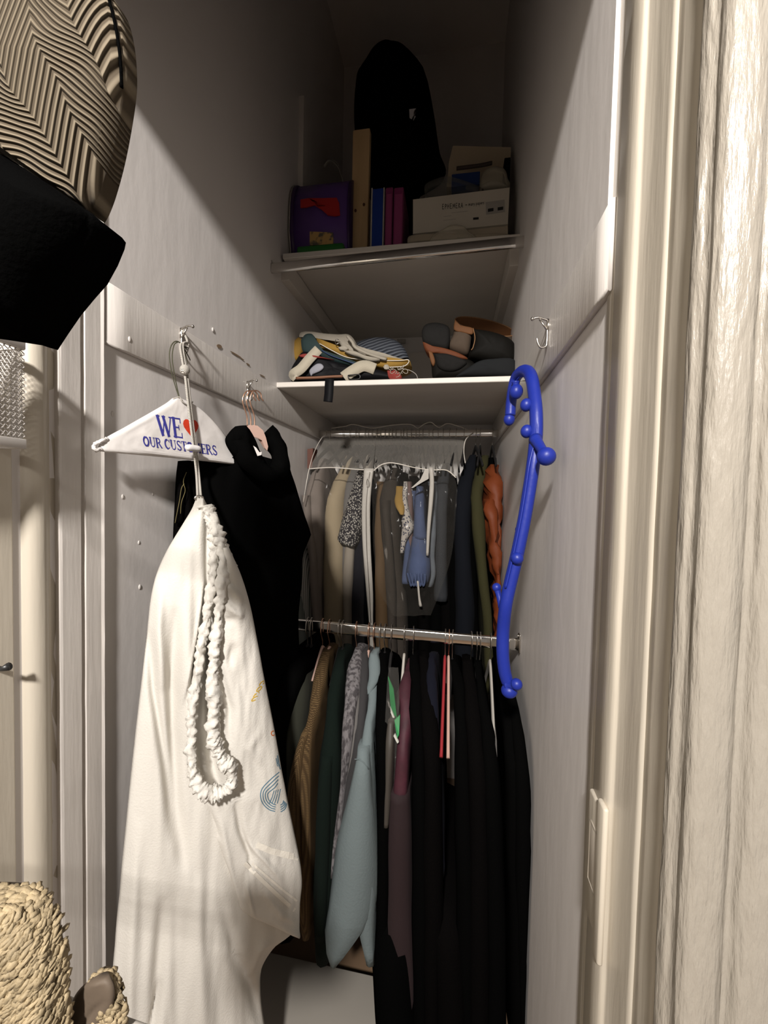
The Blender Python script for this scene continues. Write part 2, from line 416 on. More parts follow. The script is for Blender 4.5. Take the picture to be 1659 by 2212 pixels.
# chips where the old brown shows
M_chip = mat('bare_wood_chip', (.22, .15, .09), .8)
for (x, y, rx, ry, a) in ((474, 748, 6, 4, .5), (510, 766, 15, 1.6, .55), (524, 776, 4, 1.2, .55), (536, 787, 5, 1.5, .6), (567, 812, 7, 1.2, .5)):
    pts = [at(x + math.cos(t) * rx * math.cos(a) - math.sin(t) * ry * math.sin(a), y + math.cos(t) * rx * math.sin(a) + math.sin(t) * ry * math.cos(a), X=RL + .0006) for t in [2 * PI * k / 9 for k in range(9)]]
    obj('paint_chip', prism(pts, Vector((-.0005, 0, 0))), M_chip, r1, False, 'brown chip in the white paint')
# blobs of paint on the left wall
for (x, y, r) in ((265, 1073, .0035), (330, 1067, .0025), (460, 712, .004), (280, 733, .004), (243, 894, .004), (420, 832, .003), (300, 1172, .003), (302, 1268, .004)):
    bm = bmn(); c = at(x, y, X=XL if y > 760 else RL); ball(bm, Vector((0, 0, 0)), r, 1.5, 8)
    for v in bm.verts: v.co = Vector((v.co.x * .5, v.co.y, v.co.z)) + c
    obj('paint_drip', bm, M_trim, r1 if y < 760 else bpy.data.objects['wall_left'])
# door frame: profiles carried up the opening
def extrude_profile(prof, z0, z1, nz=50, wob=0., seed=0):
    bm = bmn(); R = []
    for j in range(nz + 1):
        z = z0 + (z1 - z0) * j / nz
        R.append([bm.verts.new((x + wob * noise.noise(Vector((i * 1.3 + seed, z * 14, 0))), y + wob * noise.noise(Vector((i * 1.1, z * 14 + 7, seed))), z)) for i, (x, y) in enumerate(prof)])
    n = len(prof)
    for j in range(nz):
        for i in range(n): bm.faces.new((R[j][i], R[j][(i + 1) % n], R[j + 1][(i + 1) % n], R[j + 1][i]))
    bm.faces.new(R[0]); bm.faces.new(R[-1][::-1]); return bm
def fine(prof, n=3):
    out = []
    for i, p in enumerate(prof):
        q = prof[(i + 1) % len(prof)]
        for k in range(n): out.append((p[0] + (q[0] - p[0]) * k / n, p[1] + (q[1] - p[1]) * k / n))
    return out
struct('trim_3', extrude_profile([(-.78, .672), (RL + .001, .672), (RL + .0025, .669), (RL, .664), (RL, .632), (RL - .007, .630), (RL - .007, .624), (RL, .622), (RL + .001, .586), (RL, .582), (-.78, .582)], 0, 2.44, wob=.0006), M_trim)
struct('trim_4', extrude_profile([(-.78, .583), (-.668, .583), (-.668, .573), (-.664, .566), (-.656, .560), (-.652, .549), (-.653, .536), (-.660, .529), (-.668, .526), (-.78, .526)], 0, 2.44, wob=.0006, seed=3), M_cream, True)
struct('trim_5', extrude_profile([(.34, .612), (.205, .612), (.199, .606), (.198, .575), (.2005, .570), (.1935, .566), (.192, .530), (.1925, .515), (.195, .511), (.1970, .5098), (.1980, .507), (.1985, .48), (.1980, .455), (.1985, .445), (.34, .445)], 0, 2.44, wob=.0007, seed=5), M_cream, True)
struct('trim_6', extrude_profile([(.34, .446), (.1995, .446), (.2000, .434), (.1990, .414), (.1985, .398), (.34, .398)], 0, 2.44, wob=.0004, seed=8), M_cream, True)
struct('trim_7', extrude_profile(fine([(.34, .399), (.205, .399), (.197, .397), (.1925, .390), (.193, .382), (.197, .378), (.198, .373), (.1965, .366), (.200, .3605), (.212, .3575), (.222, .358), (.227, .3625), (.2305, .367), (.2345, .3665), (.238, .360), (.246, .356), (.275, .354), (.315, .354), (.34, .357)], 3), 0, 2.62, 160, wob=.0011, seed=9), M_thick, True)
b = bmn(); box(b, -.78, .34, .36, .612, 2.40, 2.46, .004); struct('trim_8', b, M_trim)
# strike plate painted into the right jamb
sp = bmn(); box(sp, .189, .196, .515, .566, 1.005, 1.17, .003)
st = struct('trim_9', sp, M_cream, True)
b = bmn(); box(b, .1905, .1935, .530, .552, 1.035, 1.12)
obj('strike_hollow_shade', boxb(.1884, .1895, .528, .556, 1.055, 1.135, bev=.002), mat('shaded_cream', (.50, .45, .38), .5), st, True); b.free()  # shade of the plate's hollow put into a dimmer cream on a raised patch
obj('strike_plate_lip', boxb(.186, .193, .506, .528, .99, 1.185, bev=.003), M_cream, st, True)
# the open door on the left, seen along its closet face
dr = struct('door_1', boxb(-.712, -.664, -.28, .512, .012, 2.37, bev=.002), M_cream)
kb = bmn(); tube(kb, [Vector((-.664, .484, 1.285)), Vector((-.650, .484, 1.284)), Vector((-.640, .486, 1.288))], [.004, .0035, .006], 10)
obj('door_hook', kb, mat('dark_hook', (.02, .02, .02), .4), dr, label='small dark hook on the door')
# cleats, upright strip, shelves
struct('trim_10', boxb(XL, -.628, 1.452, YB, 2.352, 2.420, bev=.002), M_shelf)
struct('trim_11', boxb(.163, XR, 1.452, YB, 2.345, 2.420, bev=.002), M_shelf)
struct('trim_12', boxb(XL, -.640, 1.60, 1.665, 2.448, 3.16, bev=.002), M_trim)
struct('trim_13', boxb(XL, XR, YB - .022, YB, 2.02, 2.335, bev=.002), M_shelf)
struct('trim_14', boxb(XL, XR, YB - .012, YB, 1.968, 2.025, bev=.001), M_shelf)
def shelf(name, x0, x1, y0, zt, label):
    bm = bmn(); n = 40; V = []
    for i in range(n + 1):
        x = x0 + (x1 - x0) * i / n; e = .0008 * noise.noise(Vector((x * 20, zt, 0)))
        q = [(y0 + .002, zt - .019), (y0 + e, zt - .017), (y0 + e, zt - .002), (y0 + .002, zt), (YB - .001, zt), (YB - .001, zt - .019)]
        V.append([bm.verts.new((x, a, z)) for a, z in q])
    for i in range(n):
        for k in range(6): bm.faces.new((V[i][k], V[i][(k + 1) % 6], V[i + 1][(k + 1) % 6], V[i + 1][k]))
    bm.faces.new(V[0]); bm.faces.new(V[-1][::-1])
    return tag(obj(name, bm, M_shelf, None, False), label, 'shelf')
ZS1, ZS2 = ZRT + .019, 2.442
shelf('closet_shelf', XL + .001, XR - .001, 1.426, ZS1, 'white painted shelf carrying the bags and boots, resting on the wall rails')
shelf('closet_shelf', -.648, XR - .001, 1.438, ZS2, 'upper white painted shelf under the mailbox, binders and boxes')

# ---------------------------------------------------------------- oval rods
def oval_rod(name, A, B, h, wd, label, mm=M_chrome):
    t = thing(name, (A + B) / 2, label, 'rod')
    bm = bmn(); d = (B - A); n = 24; pts = [A + d * i / n for i in range(n + 1)]
    s = Vector((0, 1, 0)); R = []
    for p in pts:
        R.append([bm.verts.new(p + Vector((0, math.copysign(abs(math.cos(a)) ** .7, math.cos(a)) * wd, math.copysign(abs(math.sin(a)) ** .55, math.sin(a)) * h))) for a in [2 * PI * k / 20 for k in range(20)]])
    for i in range(n):
        for k in range(20): bm.faces.new((R[i][k], R[i][(k + 1) % 20], R[i + 1][(k + 1) % 20], R[i + 1][k]))
    bm.faces.new(R[0]); bm.faces.new(R[-1][::-1]); obj('tube', bm, mm, t)
    for P, s in ((A, 1), (B, -1)):
        bm = bmn(); box(bm, min(P.x, P.x + s * .005), max(P.x, P.x + s * .005), P.y - wd * 1.6, P.y + wd * 1.6, P.z - h * 1.25, P.z + h * 1.7, .0018)
        obj('end_bracket', bm, M_steel, t)
        bm = bmn(); tube(bm, [P + Vector((s * .004, -wd * .2, h * 1.4)), P + Vector((s * .009, -wd * .2, h * 1.4))], .0035, 8); obj('screw', bm, M_steel, t)
    return t
YU, ZU, YL, ZL = 1.909, 1.852, 1.214, 1.135
oval_rod('wardrobe_rod', Vector((XL, 1.372, 2.352)), Vector((XR, 1.345, 2.358)), .017, .009, 'empty chrome oval rod under the front of the upper shelf')
oval_rod('wardrobe_rod', Vector((XL, YU, ZU)), Vector((XR, YU, ZU)), .017, .008, 'chrome oval rod below the lower shelf, behind the clear covers')
oval_rod('wardrobe_rod', Vector((XL, YL, ZL + .004)), Vector((XR, YL, ZL - .004)), .018, .008, 'lower chrome oval rod crowded with dark clothes')

# ================================================================ HANGERS
def make_hanger(loc, label, wire, body, drop=.19, hw=.21, neck=.065, flat=.006, group=None, rz=0., thick=.0045, th2=None):
    """hook over a rod at loc (rod centre), arms running towards and away from the room"""
    t = thing('clothes_hanger', loc, label, 'hanger', group); t.rotation_euler = (0, 0, rz)
    r = .0235; pts = []
    for k in range(15):
        a = math.radians(-28 + 208 * k / 14); pts.append(Vector((0, math.cos(a) * r * .8, .002 + math.sin(a) * r)))
    pts = pts[::-1] if False else pts
    tail = [Vector((0, -.0188, -.012)), Vector((0, -.008, -.032)), Vector((0, 0, -.045)), Vector((0, 0, -neck - .004))]
    bm = bmn(); tube(bm, [p + loc for p in smooth_path(pts + tail, 2)], .0016, 6, upv=Vector((1, 0, 0))); obj('hook', bm, wire, t)
    if body is not None:
        bm = bmn(); P = []
        for i in range(25):
            s = -1 + 2 * i / 24; a = abs(s)
            z = -neck - drop * (a ** 1.25) * (1 - .12 * a); P.append(loc + Vector((0, s * hw, z)))
        rad = [flat * (1.5 - .6 * abs(-1 + 2 * i / 24)) for i in range(25)]
        n = len(P); R = []
        for i, p in enumerate(P):
            tt = (P[min(n - 1, i + 1)] - P[max(0, i - 1)]).normalized(); u = Vector((1, 0, 0)).cross(tt)
            R.append([bm.verts.new(p + Vector((1, 0, 0)) * math.cos(2 * PI * k / 8) * thick + u * math.sin(2 * PI * k / 8) * rad[i] * 1.6) for k in range(8)])
        for i in range(n - 1):
            for k in range(8): bm.faces.new((R[i][k], R[i][(k + 1) % 8], R[i + 1][(k + 1) % 8], R[i + 1][k]))
        bm.faces.new(R[0]); bm.faces.new(R[-1][::-1])
        obj('arms', bm, body, t)
    return t
def dup(root, loc, rz=0., label=None, group=None):
    r = root.copy(); C.objects.link(r); r.location = loc; r.rotation_euler = (0, 0, rz)
    if label: r['label'] = label
    if group: r['group'] = group
    for ch in list(root.children):
        c = ch.copy(); C.objects.link(c); c.parent = r
    return r
M_vblack = mat('black_velvet_hanger', (.012, .011, .011), .9, spec=.2)
M_vred = mat('red_velvet', (0.2700, 0.0120, 0.0180), .8)
M_vwhite = mat('white_hanger', (0.3720, 0.3480, 0.3120), .5)
M_volive = mat('olive_hanger', (0.1500, 0.1200, 0.0400), .6)
M_wood = mat('pale_wood', (.55, .38, .20), .5, .2, 30, (1, 1, .1), .1, 20)
def rodpos(px, lower=True):
    y = (1357 + (px - 707) * .076 + 10) if lower else 938
    p = at(px, y, Y=YL if lower else YU); zz = (ZL + .004 - .008 * (p.x - XL) / (XR - XL)) if lower else ZU
    return Vector((p.x, YL if lower else YU, zz - .0))
hk = make_hanger(rodpos(697), 'blush velvet hanger at the collar of the brown plaid jacket', M_gold, M_pink)
hlong = dup(hk, rodpos(970), .03, 'long blush pink hanger edge beside the red hanger')
def shorten(root, hw, drop, neck=.065):
    for ch in root.children:
        if ch.name.startswith('arms'):
            me = ch.data.copy(); ch.data = me
            for v in me.vertices: v.co = Vector((v.co.x, v.co.y * hw, -neck + (v.co.z + neck) * drop))
shorten(hk, .42, .42)
dup(hk, rodpos(712), -.05, 'blush velvet hanger just right of the brown plaid jacket')
dup(hk, rodpos(797), .04, 'blush velvet hanger between the charcoal shirt and the pale blue sweatshirt')
dup(hk, rodpos(809), -.03, 'blush velvet hanger inside the pale blue sweatshirt')
dup(hk, rodpos(770), .05, 'blush velvet hanger in the collar of the grey patterned shirt')
hr = make_hanger(rodpos(962), 'red hanger with its near arm showing against black clothes', M_steel, M_vred)
hb = make_hanger(rodpos(665), 'black hanger, first on the lower rod beside the black top', M_steel, M_vblack); shorten(hb, .45, .45)
dup(hb, rodpos(673), .06, 'black hanger second from the left end of the lower rod')
dup(hb, rodpos(733), .03, 'black hanger in the dark green jacket'); dup(hb, rodpos(741), -.04, 'black hanger right behind the dark green jacket')
grp = 'dark hangers among the black clothes on the lower rod'; gl = 'dark hanger with bare wire hook over the middle or right of the lower chrome rod'
HL = {821: 'dark hanger hook first to the right of the pale blue sweatshirt', 832: 'dark hanger hook above the green hanger cover, left of two', 846: 'dark hanger holding the green hanger cover', 893: 'dark hanger hook just right of the white-necked hanger', 978: 'dark hanger hook just right of the long blush hanger', 1018: 'dark hanger with wide curved hook left of the paired hooks near the right', 1030: 'dark hanger hook, left of the close pair near the right end', 1037: 'dark hanger hook, right of the close pair near the right end', 1098: 'last dark hanger hook on the lower rod beside the cane'}
for x, a in ((821, .05), (832, -.04), (846, .04), (893, .08), (978, -.06), (1018, .1), (1030, .0), (1037, .03), (1098, .0)):
    dup(hb, rodpos(x), a, HL[x], grp)
hw_ = make_hanger(rodpos(1060), 'white hanger arm showing near the right end of the lower rod', M_steel, M_vwhite, hw=.20)
shorten(dup(hw_, rodpos(874), 0, 'white hanger with tall neck beside the maroon velvet top'), .25, .5)
make_hanger(rodpos(1083), 'olive green hanger arm beside the end of the blue massage cane', M_gold, M_volive, hw=.21)
hu = make_hanger(rodpos(770, False), 'wire hanger on the rod behind the clear garment covers', M_steel, M_vblack, drop=.11)
for x in (714, 744, 757, 777, 790, 797, 806, 815, 824, 833, 842, 849, 856, 866, 873, 880, 889, 898, 906, 914, 926, 936, 946, 958, 972, 986, 1003):
    dup(hu, rodpos(x, False), random.uniform(-.12, .12))
for o in [o for o in C.objects if o.get('label') == 'wire hanger on the rod behind the clear garment covers']: o['group'] = 'wire hangers behind the clear covers'
dup(hu, rodpos(1028, False), .1, 'black hanger with bare hook at the neck of the navy suit jacket'); dup(hu, rodpos(1038, False), -.1, 'hanger in the collar of the olive jacket')
dup(hu, rodpos(1064, False), .0, 'last hanger at the right end of the rod, above the rust orange jacket')

# ================================================================ CLOTHES ON THE LOWER ROD
def garment(name, rows, m, label, cat, rod='L', parts=(), seed=0, folds=.006, group=None, ns=9, nv=28, wob=5.):
    yr = YL if rod == 'L' else YU
    bm = loft(rows, yr, nv, folds, seed, ns=ns, wob=wob)
    if not parts:
        return tag(obj(name, bm, m), label, cat, group)
    p = at((rows[0][1] + rows[0][2]) / 2, rows[0][0], Y=rows[0][3])
    t = thing(name, p, label, cat, group); obj('body', bm, m, t)
    for pn, prow, pm, back, lab in parts:
        obj(pn, loft(prow, yr, 22, folds * .8, seed + 5, back=back, ns=6), pm, t, label=lab)
    return t
M_plaid = patmat('brown_plaid', 'plaid', (.05, .030, .013), (.13, .082, .036), 75, .9, 0, (1, 1, 1), (0, 0, 0), .1, .7)
M_dgreen = mat('dark_green_wool', (0.0031, 0.0069, 0.0050), .95, .3, 200, spec=.15)
M_greypat = patmat('grey_speckled_knit', 'noise', (.055, .05, .053), (.16, .15, .155), 110, .9, 0, (1, 1, .4), (0, 0, 0), .42, .58)
M_char = mat('charcoal_cloth', (0.0248, 0.0234, 0.0248), .9, .2, 200)
M_paleblue = mat('pale_blue_fleece', (0.1364, 0.1674, 0.1736), .95, .3, 160, var=.03, spec=.15)
M_maroon = mat('maroon_velvet', (0.0450, 0.0081, 0.0158), .7, .3, 60, var=.3, vscale=25)
M_maroon2 = mat('maroon_dark', (0.0117, 0.0027, 0.0040), .85, .3, 60)
M_navy = mat('navy_cloth', (0.0025, 0.0031, 0.0088), .9, .2, 200, spec=.2)
M_darkol = mat('dark_olive_cloth', (0.0135, 0.0144, 0.0081), .95)
M_lgrey = mat('light_grey_cloth', (0.1125, 0.1057, 0.1013), .9)
M_tauped = mat('taupe_sheen', (0.0450, 0.0383, 0.0315), .6)
garment('black_coat', [(1400, 640, 665, 1.19), (1450, 600, 645, 1.05), (1600, 575, 620, .99), (1800, 560, 625, .98), (2010, 570, 640, .98), (2040, 585, 630, .99)], M_black, 'black coat at the left end of the lower rod behind the white laundry bag', 'coat', seed=1)
garment('jacket', [(1402, 655, 668, 1.19), (1440, 640, 660, 1.12), (1500, 625, 655, 1.05), (1600, 605, 650, 1.0), (1800, 600, 640, 1.0), (1980, 610, 640, 1.02)], M_darkol, 'dark olive jacket squeezed between black coat and brown plaid jacket', 'jacket', seed=2)
garment('plaid_jacket', [(1408, 696, 710, 1.18), (1440, 684, 704, 1.14), (1500, 668, 692, 1.08), (1570, 655, 676, 1.01), (1620, 646, 668, .98), (1700, 640, 668, .97), (1850, 640, 668, .97), (1990, 645, 668, .975), (2035, 652, 664, .98)], M_plaid, 'brown plaid jacket with drooping shoulders beside the white laundry bag', 'jacket', seed=3, folds=.010,
        parts=[('sleeve', [(1590, 648, 662, .985), (1640, 630, 655, .965), (1720, 618, 645, .955), (1860, 620, 642, .955), (1960, 632, 648, .955)], M_plaid, -.55, None)])
garment('green_jacket', [(1410, 728, 744, 1.18), (1450, 714, 738, 1.13), (1520, 703, 732, 1.06), (1600, 694, 728, 1.01), (1660, 684, 728, .99), (1800, 674, 722, .98), (1980, 670, 712, .98), (2090, 676, 706, .985)], M_dgreen, 'dark green jacket with a shoulder seam between plaid jacket and grey shirt', 'jacket', seed=4,
        parts=[('sleeve', [(1640, 692, 716, .985), (1700, 682, 712, .97), (1850, 676, 705, .965), (2040, 680, 700, .965)], M_dgreen, -.6, None)])
garment('knit_shirt', [(1404, 764, 775, 1.19), (1440, 752, 776, 1.13), (1500, 742, 772, 1.06), (1560, 737, 764, 1.02), (1640, 735, 756, 1.0), (1720, 731, 746, .995), (1900, 708, 730, .99)], M_greypat, 'speckled grey knit shirt with open collar left of the pale blue sweatshirt', 'shirt', seed=5)
garment('charcoal_shirt', [(1412, 778, 792, 1.19), (1460, 774, 793, 1.12), (1540, 768, 790, 1.05), (1620, 762, 782, 1.01), (1700, 744, 764, 1.0), (1850, 722, 740, .995), (2040, 702, 718, .995)], M_char, 'charcoal shirt between speckled knit shirt and pale blue sweatshirt', 'shirt', seed=6)
garment('grey_shirt', [(1470, 762, 775, 1.10), (1550, 756, 774, 1.04), (1640, 752, 768, 1.01), (1760, 740, 752, 1.0)], M_lgrey, 'light grey shirt sliver under the speckled knit shirt', 'shirt', seed=7)
pb = [(1418, 803, 815, 1.185), (1450, 800, 816, 1.15), (1490, 793, 812, 1.10), (1560, 788, 806, 1.03), (1625, 776, 800, .985), (1660, 768, 802, .97), (1750, 756, 806, .965), (1900, 745, 808, .965), (2010, 765, 806, .97), (2090, 788, 806, .975)]
garment('pale_blue_sweatshirt', pb, M_paleblue, 'pale blue-grey sweatshirt with a long hanging sleeve in the middle of the lower rod', 'sweatshirt', seed=8, folds=.008,
        parts=[('sleeve', [(1620, 768, 796, .975), (1660, 762, 797, .955), (1740, 744, 800, .945), (1840, 722, 803, .94), (1940, 704, 803, .94), (2020, 692, 792, .94), (2060, 690, 760, .94), (2092, 712, 724, .94)], M_paleblue, -.75, None),
               ('collar', [(1414, 798, 812, 1.17), (1440, 792, 816, 1.14), (1475, 794, 814, 1.105), (1500, 788, 800, 1.09)], M_paleblue, .2, None)])
sm = bmn(); tube(sm, [at(x, y, Y=.962) for x, y in ((766, 1640), (776, 1640), (786, 1648), (796, 1661))], .0014, 6)
obj('shoulder_seam', sm, M_paleblue, bpy.data.objects['pale_blue_sweatshirt'])
LB = {11: 'black garment just right of the pale blue sweatshirt', 12: 'black garment just right of the maroon velvet top', 13: 'black knit garment hanging just left of the red hanger arm', 14: 'black garment just right of the long blush hanger edge', 15: 'black knit garment two places left of the white hanger arm', 16: 'black garment directly left of the white hanger arm', 17: 'black garment between the white and the olive hanger arms', 18: 'rightmost long black coat against the right wall below the massage cane', 19: 'black garment low down beside the sleeve tip of the pale blue sweatshirt', 20: 'black knit skirt low at the bottom centre among the dark clothes'}; grp_b = 'black clothes on the right of the lower rod'
def blk(n, rows, seed, mm=M_black): garment(n, rows, mm, LB[seed], 'clothing', seed=seed, group=grp_b)
blk('black_garment', [(1415, 816, 834, 1.19), (1500, 812, 838, 1.08), (1620, 810, 838, 1.0), (1850, 810, 838, .99), (2110, 812, 836, .99)], 11)
blk('black_garment', [(1420, 884, 900, 1.19), (1500, 885, 912, 1.08), (1640, 886, 920, 1.0), (1900, 890, 930, .98), (2260, 890, 925, .98)], 12)
blk('black_garment', [(1420, 903, 921, 1.19), (1500, 906, 938, 1.08), (1640, 910, 950, .99), (1900, 912, 955, .97), (2300, 912, 955, .97)], 13, M_black2)
blk('black_garment', [(1430, 972, 988, 1.19), (1500, 978, 1005, 1.09), (1650, 984, 1020, 1.0), (1900, 985, 1030, .97), (2300, 985, 1030, .97)], 14)
blk('black_garment', [(1430, 1000, 1018, 1.19), (1520, 1004, 1036, 1.07), (1660, 1010, 1052, .98), (1900, 1012, 1060, .96), (2300, 1012, 1062, .96)], 15, M_black2)
blk('black_garment', [(1432, 1024, 1038, 1.19), (1520, 1034, 1056, 1.07), (1660, 1044, 1078, .98), (1900, 1050, 1092, .96), (2300, 1054, 1096, .96)], 16)
blk('black_garment', [(1436, 1072, 1090, 1.19), (1520, 1082, 1106, 1.07), (1660, 1094, 1130, .97), (1900, 1100, 1140, .95), (2300, 1106, 1150, .95)], 17)
blk('black_garment', [(1442, 1088, 1102, 1.19), (1520, 1096, 1118, 1.07), (1640, 1110, 1142, .97), (1800, 1112, 1150, .94), (2050, 1116, 1156, .94), (2300, 1120, 1168, .94)], 18)
blk('black_garment', [(1960, 800, 860, 1.02), (2010, 806, 880, .99), (2120, 796, 890, .96), (2300, 806, 900, .95)], 19)
blk('black_garment', [(1960, 930, 990, 1.0), (2060, 935, 1000, .96), (2300, 940, 1010, .95)], 20, M_black2)
garment('navy_shirt', [(1426, 925, 938, 1.19), (1480, 920, 942, 1.10), (1600, 918, 948, 1.02), (1720, 925, 955, 1.0), (1900, 925, 960, 1.0)], M_navy, 'navy top hanging just left of the red hanger', 'top', seed=21)
# maroon velvet dress
garment('maroon_dress', [(1462, 870, 886, 1.15), (1490, 862, 889, 1.11), (1540, 862, 889, 1.06), (1620, 856, 884, 1.01), (1700, 850, 880, 1.0), (1800, 842, 876, .99)], M_maroon, 'maroon velvet top hanging right of the green hanger cover', 'top', seed=22)
garment('dark_maroon_skirt', [(1720, 836, 880, .995), (1800, 832, 884, .985), (2000, 830, 890, .98), (2300, 820, 900, .97)], M_maroon2, 'very dark maroon dress reaching towards the floor below the maroon top', 'dress', seed=23)
garment('taupe_dress', [(1560, 838, 852, 1.03), (1620, 832, 850, 1.0), (1720, 828, 844, .99), (1790, 828, 838, .99)], M_tauped, 'taupe satin strip below the green hanger cover', 'dress', seed=24)
# green and white paper hanger cover
M_green = mat('green_print', (.015, .20, .055), .6); M_cw = mat('cover_white', (.55, .55, .5), .6)
gc = thing('hanger_cover', at(850, 1450, Y=1.16), 'green and white paper hanger cover in clear film between black clothes and maroon top', 'hanger cover')
def yprism(px, Y, dy): return prism([at(x, y, Y=Y + (yy if False else 0)) for x, y in px], Vector((0, dy, 0)))
def sprism(pts, th):                       # px,py,Y points; thin in depth
    return prism([at(x, y, Y=Y) for x, y, Y in pts], Vector((0, th, 0)))
obj('green_panel', sprism([(838, 1462, 1.13), (850, 1490, 1.10), (858, 1560, 1.05), (862, 1590, 1.02), (838, 1530, 1.09)], .006), M_green, gc, False)
obj('lower_green_panel', sprism([(852, 1556, 1.04), (864, 1545, 1.05), (862, 1586, 1.02), (858, 1596, 1.01)], .006), M_green, gc, False)
obj('white_border', sprism([(836, 1520, 1.085), (838, 1516, 1.088), (855, 1558, 1.045), (853, 1562, 1.04)], .006), M_cw, gc, False, 'white border line')
obj('white_border', sprism([(850, 1590, 1.02), (853, 1586, 1.022), (861, 1604, 1.00), (858, 1606, 1.0)], .006), M_cw, gc, False, 'white border line')
M_film = vinyl('dry_cleaning_film', (.5, .48, .45), .05)
obj('film', sheet([(1442, 840, 860), (1480, 836, 862), (1560, 832, 862), (1720, 828, 850)], (Vector((0, 1.035, 1)), Vector((0, -1, 0))), .006, 14, 8, 30), M_film, gc)
# shoulder slivers of pale lining near the right end
for (pts, lab) in (([(1070, 1570, 1.0), (1073, 1600, .99), (1074, 1636, .98), (1070, 1610, .985)], 'thin pale trim edge low on the black clothes below the white hanger'),):
    tag(obj('trim_strip', sprism(pts, .004), M_lgrey, None, False), lab, 'trim')

# ================================================================ CLOTHES ON THE UPPER ROD
U = 'U'
M_taupe = mat('mauve_jersey', (0.1650, 0.1375, 0.1210), .9, .2, 160)
M_beige = mat('beige_cotton', (0.2750, 0.2200, 0.1430), .9, .2, 160)
M_cream2 = mat('cream_cotton', (0.2530, 0.2200, 0.1815), .9, .2, 160)
M_bw = patmat('black_white_print', 'voronoi', (.34, .32, .29), (.018, .016, .02), 150, .8, 0, (1, 1, .8), (0, 0, 0), .36, .48)
M_amber = mat('amber_brown_suede', (0.0795, 0.0445, 0.0164), .85, .2, 80)
M_brown = mat('brown_tweed', (0.0275, 0.0209, 0.0154), .9, .4, 150)
M_denim = mat('blue_chambray', (0.0468, 0.0660, 0.1320), .85, .3, 240, var=.15, vscale=14)
M_paledenim = mat('pale_washed_denim', (0.0968, 0.1100, 0.1276), .85, .3, 200, var=.15, vscale=20)
M_gunm = mat('steel_grey_cloth', (0.0198, 0.0220, 0.0264), .85)
M_lace = patmat('white_lace_navy', 'voronoi', (.025, .03, .06), (.36, .33, .30), 120, .8, .3, (1, 1, .7), (0, 0, 0), .28, .40)
M_must = mat('mustard_cloth', (0.2750, 0.1650, 0.0385), .85)
M_mauve = mat('dusty_mauve', (0.1210, 0.0770, 0.0715), .85)
M_olive = mat('olive_wool', (0.0328, 0.0308, 0.0115), .9, .3, 180, spec=.2)
M_navy2 = mat('navy_suiting', (0.0025, 0.0035, 0.0064), .9, .2, 200, spec=.2)
M_rust = mat('rust_nylon', (0.1430, 0.0303, 0.0066), .62, .5, 25, spec=.3)
M_stripe = patmat('grey_stripe', 'X', (.16, .17, .16), (.48, .46, .43), 40, .9, 0, (1, 1, 1), (0, 0, 0), .3, .5)
M_sage = mat('pale_sage_cloth', (0.1540, 0.1705, 0.1595), .9)
garment('striped_shirt', [(1120, 648, 660, 1.85), (1180, 642, 658, 1.72), (1240, 634, 666, 1.68), (1350, 640, 670, 1.68), (1500, 640, 668, 1.68)], M_stripe, 'pale striped shirt at the far left of the upper rod beside the black top', 'shirt', U, seed=31)
garment('sage_shirt', [(1290, 628, 648, 1.66), (1340, 630, 652, 1.64), (1430, 640, 658, 1.62), (1540, 636, 655, 1.62)], M_sage, 'pale sage cloth edge peeping past the black top at the rod end', 'shirt', U, seed=32)
garment('taupe_shirt', [(990, 690, 700, 1.87), (1030, 664, 694, 1.76), (1080, 652, 690, 1.70), (1150, 656, 690, 1.67), (1230, 668, 690, 1.67), (1500, 670, 692, 1.67)], M_taupe, 'taupe long-sleeved top hanging at the left inside the clear cover', 'top', U, seed=33, folds=.012,
        parts=[('sleeve', [(1070, 650, 668, 1.68), (1120, 654, 672, 1.655), (1180, 664, 680, 1.65), (1240, 668, 684, 1.65), (1420, 674, 690, 1.65)], M_taupe, -.7, None)])
garment('beige_shirt', [(985, 742, 764, 1.87), (1010, 732, 758, 1.82), (1045, 715, 745, 1.75), (1075, 702, 738, 1.70), (1130, 695, 737, 1.68), (1250, 692, 738, 1.68), (1500, 690, 742, 1.68)], M_beige, 'beige shirt with a rounded shoulder inside the left clear cover', 'shirt', U, seed=34, folds=.010)
garment('grey_blouse', [(1010, 752, 775, 1.84), (1050, 742, 765, 1.76), (1120, 738, 756, 1.71), (1300, 735, 752, 1.71)], M_lgrey, 'grey blouse edge between beige shirt and spotted blouse', 'blouse', U, seed=35)
garment('spotted_blouse', [(1012, 772, 784, 1.84), (1045, 760, 784, 1.76), (1090, 746, 782, 1.70), (1130, 732, 778, 1.67), (1150, 726, 774, 1.66), (1172, 724, 768, 1.66), (1180, 750, 764, 1.66)], M_bw, 'black short-sleeved blouse with small white print inside the left clear cover', 'blouse', U, seed=36)
garment('cream_shirt', [(1120, 748, 768, 1.70), (1180, 742, 762, 1.69), (1300, 738, 758, 1.69), (1500, 738, 756, 1.69)], M_cream2, 'cream top hanging below the spotted blouse', 'top', U, seed=37, folds=.010)
garment('navy_trousers', [(1030, 778, 790, 1.80), (1120, 770, 788, 1.73), (1200, 760, 786, 1.71), (1350, 752, 786, 1.71), (1500, 752, 786, 1.71)], M_navy, 'dark navy trousers between cream top and white zip placket', 'trousers', U, seed=38)
garment('white_collar_shirt', [(982, 790, 802, 1.88), (1000, 785, 800, 1.86), (1040, 780, 790, 1.80), (1100, 780, 786, 1.76)], M_cream2, 'cream shirt collar showing above the spotted blouse', 'shirt', U, seed=39)
